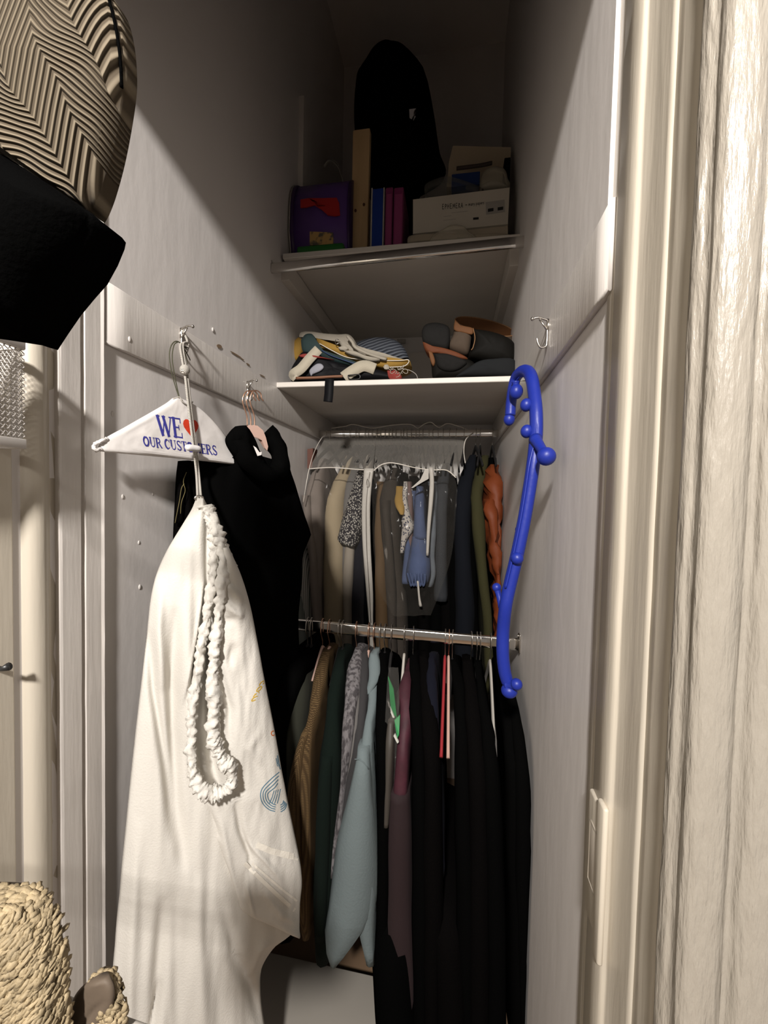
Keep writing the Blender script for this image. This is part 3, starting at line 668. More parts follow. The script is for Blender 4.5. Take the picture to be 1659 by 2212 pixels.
garment('suede_skirt', [(1040, 812, 826, 1.80), (1150, 808, 828, 1.73), (1230, 806, 832, 1.70), (1350, 804, 838, 1.69), (1500, 804, 840, 1.69)], M_amber, 'amber brown suede garment right of the white zip placket', 'skirt', U, seed=40, folds=.010)
garment('tweed_jacket', [(1010, 842, 858, 1.86), (1040, 826, 856, 1.79), (1100, 818, 858, 1.71), (1200, 824, 864, 1.69), (1350, 838, 876, 1.69), (1500, 838, 880, 1.69)], M_brown, 'dark brown tweed jacket in the middle of the upper rod', 'jacket', U, seed=41, folds=.010,
        parts=[('sleeve', [(1080, 822, 842, 1.70), (1160, 826, 846, 1.66), (1260, 832, 852, 1.655), (1420, 838, 856, 1.655)], M_brown, -.7, None)])
garment('mustard_shirt', [(1050, 856, 868, 1.76), (1075, 852, 872, 1.69), (1095, 853, 872, 1.65), (1112, 864, 871, 1.64)], M_must, 'mustard yellow cloth corner showing through the clear film', 'top', U, seed=42)
garment('lace_blouse', [(1040, 872, 880, 1.76), (1080, 868, 880, 1.68), (1120, 868, 888, 1.655), (1140, 867, 894, 1.65), (1170, 866, 878, 1.65), (1195, 864, 872, 1.65)], M_lace, 'white lace edged navy top left of the blue chambray dress', 'top', U, seed=43)
garment('mauve_blouse', [(1040, 878, 888, 1.78), (1090, 878, 890, 1.70), (1150, 880, 892, 1.68), (1200, 880, 892, 1.68)], M_mauve, 'dusty mauve blouse strip beside the lace top', 'blouse', U, seed=44)
dress = thing('chambray_dress', at(905, 1050, Y=1.70), 'blue chambray dress with a gathered rolled hem inside the right clear cover', 'dress')
obj('bodice', loft([(1050, 898, 912, 1.74), (1080, 896, 916, 1.67), (1130, 893, 918, 1.63), (1165, 890, 922, 1.62)], YU, 16, .004, 45, back=-.2), M_denim, dress)
obj('skirt', loft([(1160, 889, 921, 1.625), (1190, 884, 924, 1.61), (1225, 878, 926, 1.60), (1245, 876, 925, 1.60), (1262, 880, 921, 1.605)], YU, 16, .010, 46, back=-.3), M_denim, dress)
for k, (x0, x1) in enumerate(((884, 892), (890, 898), (897, 903), (905, 911), (911, 918))):
    bm = bmn(); tube(bm, smooth_path([at(x0 - 4 + k, 1238, Y=1.598), at(x0, 1252, Y=1.592), at((x0 + x1) / 2, 1266, Y=1.592), at(x1, 1254, Y=1.594), at(x1, 1240, Y=1.60)], 4), [.004] * 17, 6)
    obj('hem_gather', bm, M_denim, dress)
garment('blue_dress_back', [(1060, 886, 898, 1.76), (1140, 876, 890, 1.69), (1250, 868, 884, 1.66), (1262, 868, 882, 1.66)], M_denim, 'darker blue cloth fold behind the chambray dress', 'dress', U, seed=47)
garment('washed_denim_shirt', [(1040, 926, 944, 1.78), (1080, 930, 942, 1.70), (1150, 928, 942, 1.67), (1200, 926, 938, 1.67), (1240, 926, 940, 1.67), (1268, 918, 934, 1.67)], M_paledenim, 'pale washed denim shirt right of the chambray dress', 'shirt', U, seed=48, folds=.012)
garment('grey_jacket', [(1000, 958, 972, 1.87), (1030, 946, 970, 1.80), (1060, 940, 966, 1.74), (1120, 938, 964, 1.71), (1300, 938, 966, 1.71)], M_gunm, 'steel grey jacket shoulder under the right clear cover', 'jacket', U, seed=49)
grp_u = 'black clothes in the middle of the upper rod'; lab_u = 'black garment among the dark clothes in the middle of the upper rod'
for i, (a, b_) in enumerate(((858, 880), (878, 905), (900, 930), (928, 955), (950, 980), (966, 992))):
    garment('dark_garment', [(1020 + i % 2 * 8, a + 6, b_ - 6, 1.84), (1090, a, b_, 1.77), (1300, a, b_, 1.76), (1500, a, b_, 1.76)], M_black if i % 2 else M_black2, lab_u, 'clothing', U, seed=60 + i, group=grp_u)
garment('navy_suit', [(982, 1016, 1028, 1.88), (1020, 998, 1024, 1.80), (1070, 985, 1018, 1.72), (1150, 982, 1016, 1.69), (1350, 984, 1024, 1.68), (1500, 984, 1026, 1.68)], M_navy2, 'navy suit jacket hanging left of the olive jacket', 'jacket', U, seed=51, folds=.008)
garment('black_suit', [(985, 1030, 1042, 1.88), (1040, 1012, 1030, 1.80), (1120, 1002, 1026, 1.74), (1500, 1016, 1040, 1.70)], M_black, 'black jacket wedged between navy suit and olive jacket', 'jacket', U, seed=52)
garment('olive_jacket', [(983, 1042, 1056, 1.88), (1010, 1031, 1054, 1.82), (1060, 1018, 1046, 1.73), (1110, 1020, 1046, 1.69), (1200, 1028, 1052, 1.67), (1300, 1040, 1060, 1.67), (1400, 1046, 1066, 1.67), (1500, 1050, 1070, 1.67)], M_olive, 'olive green wool jacket beside the rust orange jacket', 'jacket', U, seed=53, folds=.010)
garment('black_jacket', [(988, 1056, 1072, 1.87), (1040, 1052, 1080, 1.79), (1100, 1058, 1090, 1.76), (1500, 1070, 1098, 1.74)], M_black, 'black jacket behind the rust orange jacket at the right end', 'jacket', U, seed=54)
rj = thing('rust_jacket', at(1070, 1005, Y=1.8), 'rust orange puffer jacket at the right end of the upper rod', 'jacket')
obj('body', loft([(1003, 1061, 1076, 1.82), (1030, 1052, 1088, 1.74), (1070, 1050, 1094, 1.70), (1110, 1056, 1093, 1.69), (1122, 1066, 1090, 1.70), (1340, 1074, 1096, 1.71)], YU, 26, .030, 55, wob=30), M_rust, rj)
obj('sleeve', loft([(1078, 1050, 1066, 1.70), (1110, 1050, 1072, 1.66), (1150, 1053, 1078, 1.65), (1200, 1062, 1082, 1.65), (1260, 1068, 1088, 1.65), (1380, 1074, 1090, 1.66)], YU, 26, .022, 56, back=-.6, wob=22), M_rust, rj)
# brown garment edge at the far left
tag(obj('brown_folder', prism([at(664, 970, Y=1.75), at(676, 968, Y=1.75), at(674, 1010, Y=1.75), at(664, 1012, Y=1.75)], Vector((0, .06, 0))), mat('red_brown', (.10, .035, .022), .7), None, False), 'small red-brown edge between left wall and clear cover', 'folder')

# ---------------------------------------------------------------- clear vinyl covers
M_vinyl = vinyl('clear_vinyl', (.40, .37, .33), .022)
M_pipe = mat('white_piping', (.60, .56, .50), .5)
M_vinyl2 = vinyl('clear_vinyl_top', (.34, .32, .29), .012, .25)
PLF = (Vector((0, 1.62, 1.5)), Vector((0, -1, 0)))
def film3(rows, nu=16, nv=10, fold=.004, seed=0):
    """film between rows of (px,py,Y) polylines"""
    bm = bmn(); G = []
    for j in range(nv + 1):
        t = j / nv * (len(rows) - 1); a = min(int(t), len(rows) - 2); f = t - a; row = []
        for i in range(nu + 1):
            s = i / nu * (len(rows[0]) - 1); c = min(int(s), len(rows[0]) - 2); g = s - c
            def L(r): p = Vector(r[c]).lerp(Vector(r[c + 1]), g); return p
            p = L(rows[a]).lerp(L(rows[a + 1]), f)
            w_ = at(p.x, p.y, Y=p.z); n_ = noise.fractal(Vector((w_.x * 22 + seed, w_.z * 12, seed)), .8, 2, 3) * fold
            row.append(bm.verts.new(w_ + Vector((0, n_, n_ * .3))))
        G.append(row)
    for j in range(nv):
        for i in range(nu): bm.faces.new((G[j][i], G[j][i + 1], G[j + 1][i + 1], G[j + 1][i]))
    return bm
cv = thing('garment_cover', at(735, 930, Y=YU), 'clear vinyl garment cover with white zip, over the left half of the upper clothes', 'garment cover')
obj('top_panel', film3([[(703, 930, 1.92), (740, 922, 1.92), (785, 925, 1.92), (808, 921, 1.92)], [(700, 950, 1.88), (740, 950, 1.89), (785, 950, 1.89), (812, 950, 1.89)], [(668, 1012, 1.64), (715, 1010, 1.64), (770, 1014, 1.64), (806, 1016, 1.64)]], fold=.006), M_vinyl2, cv)
obj('front_panel', sheet([(1012, 668, 786), (1060, 660, 786), (1100, 654, 786), (1180, 668, 786), (1350, 690, 786), (1420, 694, 788)], PLF, .016, 45, 24, 40, seed=2, aniso=.5, creases=[([(672, 1054), (725, 1060)], .012, 4), ([(665, 1075), (735, 1085)], .010, 5), ([(730, 1150), (742, 1260)], .008, 5)]), M_vinyl, cv)
bm = bmn(); tube(bm, smooth_path([at(705, 932, Y=1.90), at(684, 965, Y=1.80), at(668, 1012, Y=1.64), at(655, 1085, Y=1.62)], 6), .0018, 6); obj('piping', bm, M_pipe, cv)
bm = bmn(); tube(bm, smooth_path([at(x, y, Y=1.638) for x, y in ((668, 1013), (715, 1010), (770, 1014), (806, 1016))], 6), .0024, 6, noisef=lambda i, k: 1 + .2 * noise.noise(Vector((i, k, 0)))); obj('piping', bm, M_pipe, cv)
zp = panel([(1012, 786, 808), (1040, 784, 804), (1100, 781, 800), (1180, 783, 801), (1280, 791, 806), (1350, 797, 806), (1420, 799, 808)], (Vector((0, 1.612, 1.5)), Vector((0, -1, 0))), .004, 8, 40, .003, 14, seed=4)
zo = obj('zip_placket', zp, mat('white_placket', (0.3750, 0.3525, 0.3150), .55, .3, 80), cv)
bm = bmn(); tube(bm, smooth_path([at(x, y, Y=1.605) for x, y in ((799, 1020), (795, 1045), (791, 1100), (792, 1180), (798, 1280), (801, 1345))], 5), .0014, 5); obj('zip_teeth', bm, M_steel, cv)
bm = bmn(); tube(bm, smooth_path([at(794, 1032, Y=1.60), at(798, 1040, Y=1.60), at(797, 1050, Y=1.60), at(792, 1050, Y=1.60), at(792, 1040, Y=1.60), at(794, 1032, Y=1.60)], 4), .001, 5); obj('zip_pull', bm, M_steel, cv)
cv2 = thing('garment_cover', at(900, 930, Y=YU), 'clear vinyl garment cover with white zip, over the chambray dress', 'garment cover')
obj('top_panel', film3([[(808, 921, 1.92), (880, 922, 1.92), (930, 916, 1.92), (960, 917, 1.92), (1020, 930, 1.92)], [(812, 950, 1.89), (880, 950, 1.89), (940, 950, 1.89), (980, 950, 1.89), (1005, 955, 1.89)], [(808, 1016, 1.64), (850, 1000, 1.64), (900, 1008, 1.64), (960, 1016, 1.64), (985, 1030, 1.66)]], 24, 12, fold=.006, seed=3), M_vinyl2, cv2)
obj('front_panel', sheet([(1003, 822, 960), (1040, 806, 985), (1100, 804, 985), (1200, 808, 975), (1280, 820, 950), (1330, 850, 930)], PLF, .016, 30, 30, 44, seed=7, aniso=.5,
    creases=[([(845, 1010), (862, 1060), (870, 1100)], .012, 3), ([(838, 1060), (812, 1110)], .012, 3), ([(858, 1030), (880, 1020), (895, 1060), (905, 1120)], .012, 3), ([(850, 1130), (840, 1200), (835, 1290)], .010, 3), ([(945, 1060), (955, 1150), (950, 1240)], .010, 4), ([(825, 1050), (850, 1075)], .01, 3)]), M_vinyl, cv2)
for P_ in ([(806, 1018), (822, 1005), (840, 1000), (860, 1002), (900, 1011), (935, 1015), (965, 1016), (985, 1032)],):
    bm = bmn(); tube(bm, smooth_path([at(x, y, Y=1.638) for x, y in P_], 6), .0024, 6); obj('piping', bm, M_pipe, cv2)
bm = bmn(); tube(bm, smooth_path([at(x, y, Y=1.915) for x, y in ((717, 925), (745, 921), (760, 917), (775, 919), (795, 924), (815, 924), (850, 918), (888, 917), (902, 925), (915, 917), (930, 912), (942, 920), (950, 923), (965, 915), (985, 919), (1005, 926), (1018, 932))], 4), .0022, 6); obj('gathered_top_edge', bm, M_pipe, cv2)
bm = bmn(); tube(bm, smooth_path([at(x, y, Y=Y) for x, y, Y in ((1022, 935, 1.90), (1006, 950, 1.85), (1002, 975, 1.80), (1005, 1000, 1.75))], 5), .0022, 6); obj('piping', bm, M_pipe, cv2)
obj('zip_placket', panel([(1010, 926, 936), (1040, 928, 938), (1080, 926, 936), (1140, 922, 930), (1200, 920, 926)], (Vector((0, 1.61, 1.5)), Vector((0, -1, 0))), .004, 6, 24, .002, 14, seed=5), MATS['white_placket'], cv2)
obj('placket_tail', panel([(1255, 900, 905), (1290, 903, 908), (1310, 905, 912)], (Vector((0, 1.59, 1.5)), Vector((0, -1, 0))), .003, 4, 12, .001, 14, seed=5), MATS['white_placket'], cv2)
obj('shoulder_strip', prism([at(x, y, Y=1.61) for x, y in ((918, 1014), (926, 1014), (926, 1034), (912, 1042), (892, 1054), (888, 1054), (908, 1036))], Vector((0, .003, 0))), MATS['white_placket'], cv2, False)

# ================================================================ LEFT WALL: HOOKS, PAPER HANGER, LAUNDRY BAG, BLACK TOP
def wall_hook(loc, s, label):
    """bent wire coat hook on a rail face; s = +1 sticks out towards +x"""
    t = thing('coat_hook', loc, label, 'hook'); r = .0022
    def V(a, y, z): return loc + Vector((s * a, y, z))
    bm = bmn(); tube(bm, smooth_path([V(.000, .0, .0), V(.022, -.004, .006), V(.034, -.004, .004)], 4), r, 8); ball(bm, V(.035, -.004, .004), .004, 1, 8); obj('upper_prong', bm, M_steel, t)
    bm = bmn(); tube(bm, smooth_path([V(.003, .0, .004), V(.003, 0, -.045), V(.006, 0, -.055), V(.016, -.001, -.056), V(.022, -.002, -.046), V(.024, -.002, -.036)], 5), r, 8); obj('lower_prong', bm, M_steel, t)
    bm = bmn(); tube(bm, [V(.003, 0, -.020), V(.020, -.003, .003)], r * .9, 8); tube(bm, [V(.001, .0, .003), V(.001, 0, -.02)], r * 1.6, 8); obj('brace', bm, M_steel, t)
    return t
h1 = at(390, 712, X=RL)
wall_hook(h1, 1, 'wire coat hook on the left rail holding the laundry bag cord')
h2 = at(537, 872, X=RL)
wall_hook(Vector((RL, 1.205, 1.905)), 1, 'wire coat hook on the left rail holding the blush hangers')
h3 = at(1186, 693, X=RR); wall_hook(h3, -1, 'empty wire coat hook on the right rail')

PA, PB = at(205, 965, X=-.645), at(528, 1005, X=-.545)
PLP = vplane(PA, PB)
ph = thing('paper_hanger', at(390, 860, X=-.60), 'white paper-covered wire hanger with blue lettering and a red heart', 'hanger')
paper = panel([(860, 373, 386), (870, 360, 410), (885, 335, 434), (905, 300, 456), (925, 265, 474), (945, 229, 490), (958, 216, 500), (966, 212, 506), (975, 214, 513), (983, 300, 518), (995, 430, 524), (1006, 524, 529)], PLP, .010, 60, 40, .0012, 30, seed=1, aniso=1., power=.35, backoff=.004,
              creases=[([(228, 955), (340, 890), (380, 862)], .0015, 6), ([(300, 930), (330, 960)], .0015, 5), ([(450, 900), (500, 985)], .0015, 6), ([(260, 960), (340, 985)], .0012, 5)])
po = obj('paper_cover', paper, M_paper, ph)
bm = bmn(); tube(bm, smooth_path([hit(232, 948, PLP, .004), hit(218, 953, PLP, .006), hit(208, 958, PLP, .003), hit(202, 966, PLP, .006), hit(208, 972, PLP, .008), hit(218, 970, PLP, .004)], 4), [.0048] * 21, 8, noisef=lambda i, k: .7 + .9 * noise.noise(Vector((i * .7, k, 3)))); obj('twisted_paper_end', bm, M_paper, ph)
bm = bmn(); tube(bm, smooth_path([hit(374, 862, PLP, .006), hit(388, 858, PLP, .010), hit(394, 868, PLP, .012), hit(408, 876, PLP, .01), hit(416, 868, PLP, .006)], 4), .0016, 6); obj('neck_wire', bm, M_vwhite, ph)
BV = bvh_of([po])
M_ink = mat('blue_ink', (.035, .035, .26), .6); M_redink = mat('red_ink', (.62, .045, .012), .6)
printed('lettering_blue', lettering('WE', (343, 939), (396, 947), (5.5, 43)) + lettering('OUR CUSTOMERS', (311, 963), (471, 984), (3.5, 21)), BV, M_ink, ph, sub=2, label='blue serif words WE and OUR CUSTOMERS')
hp = []
def heart(t): x = 16 * math.sin(t) ** 3; y = -(13 * math.cos(t) - 5 * math.cos(2 * t) - 2 * math.cos(3 * t) - math.cos(4 * t)); return (412.5 + x * 1.04 + y * .10, 923 + y * 1.42 + x * .12)
for k in range(24):
    a, b_ = heart(2 * PI * k / 24), heart(2 * PI * (k + 1) / 24); hp.append(((412.5, 921), a, b_, (412.5, 921)))
printed('heart_print', hp, BV, M_redink, ph, sub=3, label='solid red heart')
# thin dark twist cord carrying the paper hanger
cd = thing('twist_cord', h1, 'thin dark green twist cord looped from coat hook to paper hanger', 'cord')
bm = bmn(); tube(bm, smooth_path([h1 + Vector((.020, 0, -.05)), at(385, 738, X=-.622), at(372, 743, X=-.622), at(366, 765, X=-.622), at(370, 800, X=-.62), at(378, 832, X=-.618), at(388, 862, X=-.612)], 6), .0012, 6)
tube(bm, smooth_path([at(388, 862, X=-.612), at(382, 835, X=-.614), at(375, 800, X=-.615), at(372, 770, X=-.617), at(376, 745, X=-.620), at(386, 738, X=-.620)], 6), .0012, 6)
obj('loop', bm, mat('dark_green_cord', (.05, .05, .025), .7), cd)
bm = bmn(); tube(bm, smooth_path([h1 + Vector((.022, 0, -.045)), at(395, 748, X=-.625), at(403, 762, X=-.625), at(411, 778, X=-.628)], 5), .0012, 6); tube(bm, smooth_path([h1 + Vector((.022, 0, -.045)), at(397, 752, X=-.625), at(402, 770, X=-.628), at(406, 787, X=-.630)], 5), .0010, 6)
obj('loose_ends', bm, MATS['dark_green_cord'], cd)

# laundry bag ---------------------------------------------------
BA, BB = at(240, 2100, X=-.632), at(650, 1900, Y=.915)
PLB = vplane(BA, BB)
bag = thing('laundry_bag', hit(430, 1078, PLB), 'large white drawstring laundry bag with ruffled opening hanging on the left wall', 'bag')
body_rows = [(1076, 424, 438), (1100, 414, 452), (1130, 396, 466), (1190, 360, 492), (1240, 338, 516), (1290, 326, 534), (1360, 318, 550), (1450, 308, 566), (1560, 295, 588), (1680, 282, 610), (1800, 270, 634), (1880, 262, 650), (1930, 258, 647), (1975, 253, 642), (2010, 250, 632), (2040, 248, 596), (2085, 244, 567), (2140, 241, 563), (2212, 238, 572), (2330, 232, 596)]
cr = [([(372, 1300), (368, 1450), (370, 1560), (378, 1720), (392, 1850)], -.030, 14), ([(322, 1350), (330, 1480), (355, 1640), (372, 1800)], -.020, 9),
      ([(345, 1250), (340, 1350), (350, 1480)], .016, 12), ([(400, 1250), (398, 1400), (400, 1600)], .018, 14),
      ([(440, 1110), (441, 1250), (425, 1350), (395, 1500), (375, 1600)], -.010, 5), ([(436, 1240), (418, 1360), (388, 1500)], .008, 4),
      ([(455, 1250), (452, 1420), (446, 1560), (455, 1640), (480, 1740)], -.060, 17),
      ([(350, 1900), (340, 2050), (330, 2212)], -.02, 14), ([(420, 1850), (425, 2000), (430, 2212)], .012, 16), ([(470, 1900), (500, 2030), (540, 2120), (560, 2212)], -.014, 10),
      ([(300, 1750), (285, 2000), (275, 2212)], .012, 14), ([(345, 2080), (318, 2212)], -.010, 5), ([(600, 2020), (555, 2010), (530, 2100)], .008, 7)]
bo = obj('bag_body', panel(body_rows, PLB, .045, 84, 150, .010, 60, cr, .015, .6, 3, .12), M_white, bag)
flap_rows = [(1180, 470, 492), (1240, 474, 519), (1300, 470, 538), (1380, 462, 555), (1460, 458, 570), (1560, 462, 590), (1620, 476, 601), (1660, 494, 608), (1695, 492, 615), (1722, 432, 620), (1780, 450, 632), (1860, 486, 648), (1900, 500, 652), (1940, 512, 648), (1962, 522, 647), (1980, 570, 646), (2004, 632, 644)]
fcr = [([(480, 1255), (520, 1290)], .010, 6), ([(478, 1275), (512, 1318)], -.006, 5), ([(478, 1300), (520, 1322)], .012, 7), ([(474, 1335), (505, 1330)], -.008, 6), ([(475, 1240), (505, 1265)], -.006, 4),
       ([(500, 1380), (490, 1430)], -.008, 8), ([(470, 1430), (492, 1520), (490, 1600)], -.012, 8), ([(500, 1690), (515, 1780), (535, 1830), (520, 1930)], -.012, 6), ([(520, 1790), (560, 1830), (600, 1880)], .007, 5),
       ([(470, 1740), (490, 1850), (515, 1950)], .009, 8), ([(440, 1720), (470, 1800)], -.010, 7), ([(560, 1560), (530, 1600), (560, 1640)], .004, 8), ([(560, 1900), (600, 1950), (640, 1975)], .006, 7), ([(530, 1830), (528, 1900), (545, 1965)], .008, 4)]
fo = obj('front_fold', panel(flap_rows, (PLB[0] + PLB[1] * .035, PLB[1]), .030, 56, 130, .005, 44, fcr, .004, .45, 6, .3), M_white, bag)
def ruffle(path, r, seed, off):
    P = []; pts = smooth_path([Vector((x, y, o)) for x, y, o in path], 14)
    for p in pts: P.append(hit(p.x, p.y, PLB, off + p.z))
    bm = bmn()
    def nf(i, k):
        a = 2 * PI * k / 18; ca, sa = math.cos(a), math.sin(a)
        n1 = noise.noise(Vector((i * .30 + .9 * sa, ca * .9 + seed, sa * .9)))       # gathers, slanting round the tube
        n2 = noise.noise(Vector((i * .75 + 1.5 * ca, ca * 1.7 + seed, sa * 1.7 + 5)))
        n3 = noise.noise(Vector((i * .07, seed * 2, 1)))
        return 1 + .62 * (abs(n1) * 2 - .4) + .22 * n2 + .5 * n3
    tube(bm, P, [r] * len(P), 18, .8, noisef=nf)
    return bm
lipA = [(446, 1092, 0), (456, 1130, .006), (462, 1180, .01), (461, 1240, .012), (452, 1305, .012), (440, 1370, .012), (430, 1440, .012), (420, 1510, .012), (414, 1580, .014), (415, 1640, .02), (424, 1688, .03), (448, 1712, .036), (466, 1716, .036)]
lipB = [(450, 1095, 0), (468, 1150, .01), (482, 1205, .018), (480, 1270, .022), (472, 1330, .022), (465, 1400, .024), (460, 1460, .026), (463, 1520, .028), (460, 1572, .030), (468, 1612, .034), (480, 1640, .040), (498, 1656, .044), (502, 1684, .044), (488, 1706, .042), (468, 1716, .038)]
obj('gathered_hem', ruffle(lipA, .0115, 1.3, .040), M_white, bag, label='left ruffled lip of the bag opening')
obj('gathered_hem', ruffle(lipB, .0120, 5.1, .040), M_white, bag, label='right ruffled lip of the bag opening')
obj('gathered_hem', ruffle([(452, 1110, 0), (478, 1165, .005), (500, 1210, .005), (508, 1240, .0)], .009, 8.3, .036), M_white, bag)
M_hem = mat('white_tape', (.78, .74, .66), .75, .2, 200)
BVb = bvh_of([fo, bo])
def strip(name, path, w0, m=M_hem, lift=.0016):
    return printed(name, [q for q in stroke(path, w0)], BVb, m, bag, lift=lift, sub=3)
strip('hem_band', [(556, 1826), (585, 1838), (615, 1846), (643, 1852)], 14)
strip('seam_tape', [(530, 1866), (560, 1896), (600, 1934), (636, 1966)], 9)
strip('seam_tape', [(545, 1866), (575, 1892), (610, 1922), (641, 1946)], 5)
bm = bmn(); tor = [hit(430 + 9 * math.cos(t), 1076 + 4.5 * math.sin(t), PLB, .012) for t in [2 * PI * k / 16 for k in range(17)]]; tube(bm, tor, .0022, 6); obj('grommet', bm, M_steel, bag)
# bag print
M_teal = mat('teal_ink', (.10, .20, .28), .7); M_yel = mat('yellow_ink', (.62, .40, .05), .7); M_or = mat('orange_ink', (.62, .16, .03), .7)
lg = []
for k in range(4):
    r = 34 - k * 5.2
    # teardrop: from the tip upper right down round the left to the bottom
    top = (603 - k * 1.0, 1668 + k * 8)
    pth = [top, (603 - r * .55, 1684 + k * 6), (595 - r * .85, 1704 + k * 3), (597 - r, 1722), (598 - r * .86, 1722 + r * .45), (599 - r * .5, 1722 + r * .8), (598 - r * .12, 1722 + r * .90)]
    lg += stroke([(p.x, p.y) for p in smooth_path([Vector((*q, 0)) for q in pth], 4)], 2.1)
    pth = [(605 + r * .05, 1722 + r * .93), (605 + r * .32, 1722 + r * .74), (604 + r * .45, 1722 + r * .40)]
    lg += stroke([(p.x, p.y) for p in smooth_path([Vector((*q, 0)) for q in pth], 4)], 2.1)
for k in range(4): lg += stroke([(592 + k * 4.6, 1708 - k * 1.2), (588 + k * 4.8, 1722), (581 + k * 6.0, 1737 - k * .5)], 1.8)
for k in range(3): lg += stroke([(601 - k * 2.2, 1626 + k * 6), (602 - k * 1.5, 1645 + k * 4), (606, 1662)], 1.6)
printed('logo_print', lg, BVb, M_teal, bag, sub=1, label='blue drop of concentric lines with a fork inside')
cm = []
def loc2(u, v): return (569 + v * -0.62 * 1 + u * -.52, 1470 + u * .86 - v * -.34)   # along the slanted word
def put(pts, w0):
    return stroke([(545 + 0 + (26 - x) * .52 + y * .62 * .9, 1514 - (26 * 1.75 - x * 1.75) * .98 + y * .55) for x, y in pts], w0)
def word(pts): return stroke([(573 - x * .40 - (8 - y) * 1.0, 1468 + x * .80 - (8 - y) * -.45) for x, y in pts], 2.1)
cm += word(arc(8, 4, 6, 5, 50, 310, 8)); cm += word(arc(23, 4, 6.5, 5, 0, 360, 12))
cm += word([(35, 9), (35, -1)]); cm += word(arc(40, 3, 5, 4, 180, 360, 6) + [(45, 9)]); cm += word(arc(50, 3, 5, 4, 180, 360, 6) + [(55, 9)])
printed('web_lettering', cm, BVb, M_yel, bag, sub=1, label='yellow letters com running down the bag')
printed('orange_print', stroke(arc(590, 1584, 4, 5, 20, 330, 8), 2), BVb, M_or, bag, sub=1)
# rope
rope = thing('drawstring_rope', hit(430, 1078, PLB), 'white braided rope with knot and white toggle holding up the laundry bag', 'rope')
def rp(x, y, o): return hit(x, y, PLP, o)
top = h1 + Vector((.020, -.001, -.052))
mids = [(390, 745, -.02), (394, 780, -.005), (400, 815, .010), (405, 860, .020), (411, 910, .024), (417, 960, .026), (424, 1020, .018)]
bm = bmn(); tube(bm, smooth_path([h1 + Vector((.006, 0, -.002)), h1 + Vector((.018, 0, -.03))] + [rp(x, y, o) for x, y, o in mids] + [hit(427, 1076, PLB, .012)], 10), .0027, 8); obj('strand', bm, M_rope, rope)
bm = bmn(); tube(bm, smooth_path([h1 + Vector((.016, .003, -.03))] + [rp(x + 5, y, o - .003) for x, y, o in mids] + [hit(434, 1076, PLB, .012)], 10), .0027, 8); obj('strand', bm, M_rope, rope)
bm = bmn(); ball(bm, rp(399, 799, .012), .0105, 1.05, 14); obj('knot', bm, M_rope, rope)
bm = bmn(); c0, c1 = rp(402, 966, .030), rp(432, 970, .030); d = (c1 - c0) / 8
tube(bm, [c0 + d * k for k in range(9)], [.005, .0068, .0073, .0073, .0073, .0073, .0073, .0068, .005], 14); obj('toggle', bm, mat('white_plastic', (.72, .70, .70), .3), rope, label='white plastic cord toggle')

# black tops on blush hangers ------------------------------------
DA, DB = at(385, 1100, X=-.635), at(660, 1180, Y=1.12)
PLD = vplane(DA, DB)
blk_t = thing('black_pullover', hit(545, 930, PLD), 'black pullover top with draped collar hanging on the blush hangers', 'top')
obj('body', panel([(985, 470, 560), (1000, 400, 615), (1030, 392, 632), (1070, 405, 645), (1110, 430, 657), (1155, 440, 672), (1165, 440, 668), (1200, 460, 655), (1260, 470, 652), (1330, 475, 645), (1430, 480, 645), (1550, 480, 625), (1700, 500, 612), (1900, 520, 600)], (PLD[0] - PLD[1] * .03, PLD[1]), .045, 40, 70, .016, 60,
    [([(600, 1010), (590, 1050), (560, 1060), (520, 1030), (510, 990)], -.008, 6), ([(560, 1200), (570, 1400), (560, 1600)], .012, 18)], .01, .6, 9, .3), M_black, blk_t)
obj('left_sleeve', panel([(996, 384, 412), (1030, 380, 408), (1090, 377, 415), (1150, 374, 425), (1230, 372, 430)], (PLD[0] - PLD[1] * .03, PLD[1]), .030, 14, 30, .006, 30, seed=4), M_black2, blk_t)
bm = bmn(); tube(bm, smooth_path([hit(x, y, PLD, o) for x, y, o in ((500, 945, .012), (520, 962, .03), (540, 1000, .045), (575, 1025, .05), (600, 1020, .04), (606, 985, .02), (590, 950, 0), (575, 935, -.01))], 6), [.024] * 43, 12, noisef=lambda i, k: 1 + .35 * noise.noise(Vector((i * .25, k * .7, 4)))); obj('draped_collar', bm, M_black, blk_t)
obj('collar_flap', panel([(921, 508, 530), (930, 498, 540), (950, 486, 552), (975, 496, 562), (1000, 518, 575), (1018, 540, 585)], (PLD[0] + PLD[1] * .03, PLD[1]), .018, 16, 26, .010, 20, [([(500, 948), (540, 990), (575, 1010)], -.008, 5)], .004, .5, 3), M_black, blk_t)
obj('care_label', prism([hit(x, y, PLD, .055) for x, y in ((547, 963), (553, 967), (560, 977), (565, 976), (564, 983), (556, 985))], PLD[1] * .001), M_paper, blk_t, False, 'white care label')
lace = thing('laced_jacket', hit(390, 1010, PLD), 'black garment edge with pale lacing left of the laundry bag rope', 'garment')
bm = bmn(); tube(bm, smooth_path([hit(x, y, PLD, .012) for x, y in ((403, 1020), (396, 1040), (400, 1060), (392, 1085), (390, 1110))], 5), .0007, 5); tube(bm, smooth_path([hit(x, y, PLD, .012) for x, y in ((398, 1045), (392, 1055), (388, 1080), (384, 1100), (378, 1130))], 5), .0007, 5); obj('lacing', bm, M_volive, lace)
obj('panel', panel([(1000, 388, 404), (1050, 384, 402), (1130, 376, 396)], PLD, .006, 6, 16, .002, 20, seed=14), M_black2, lace)
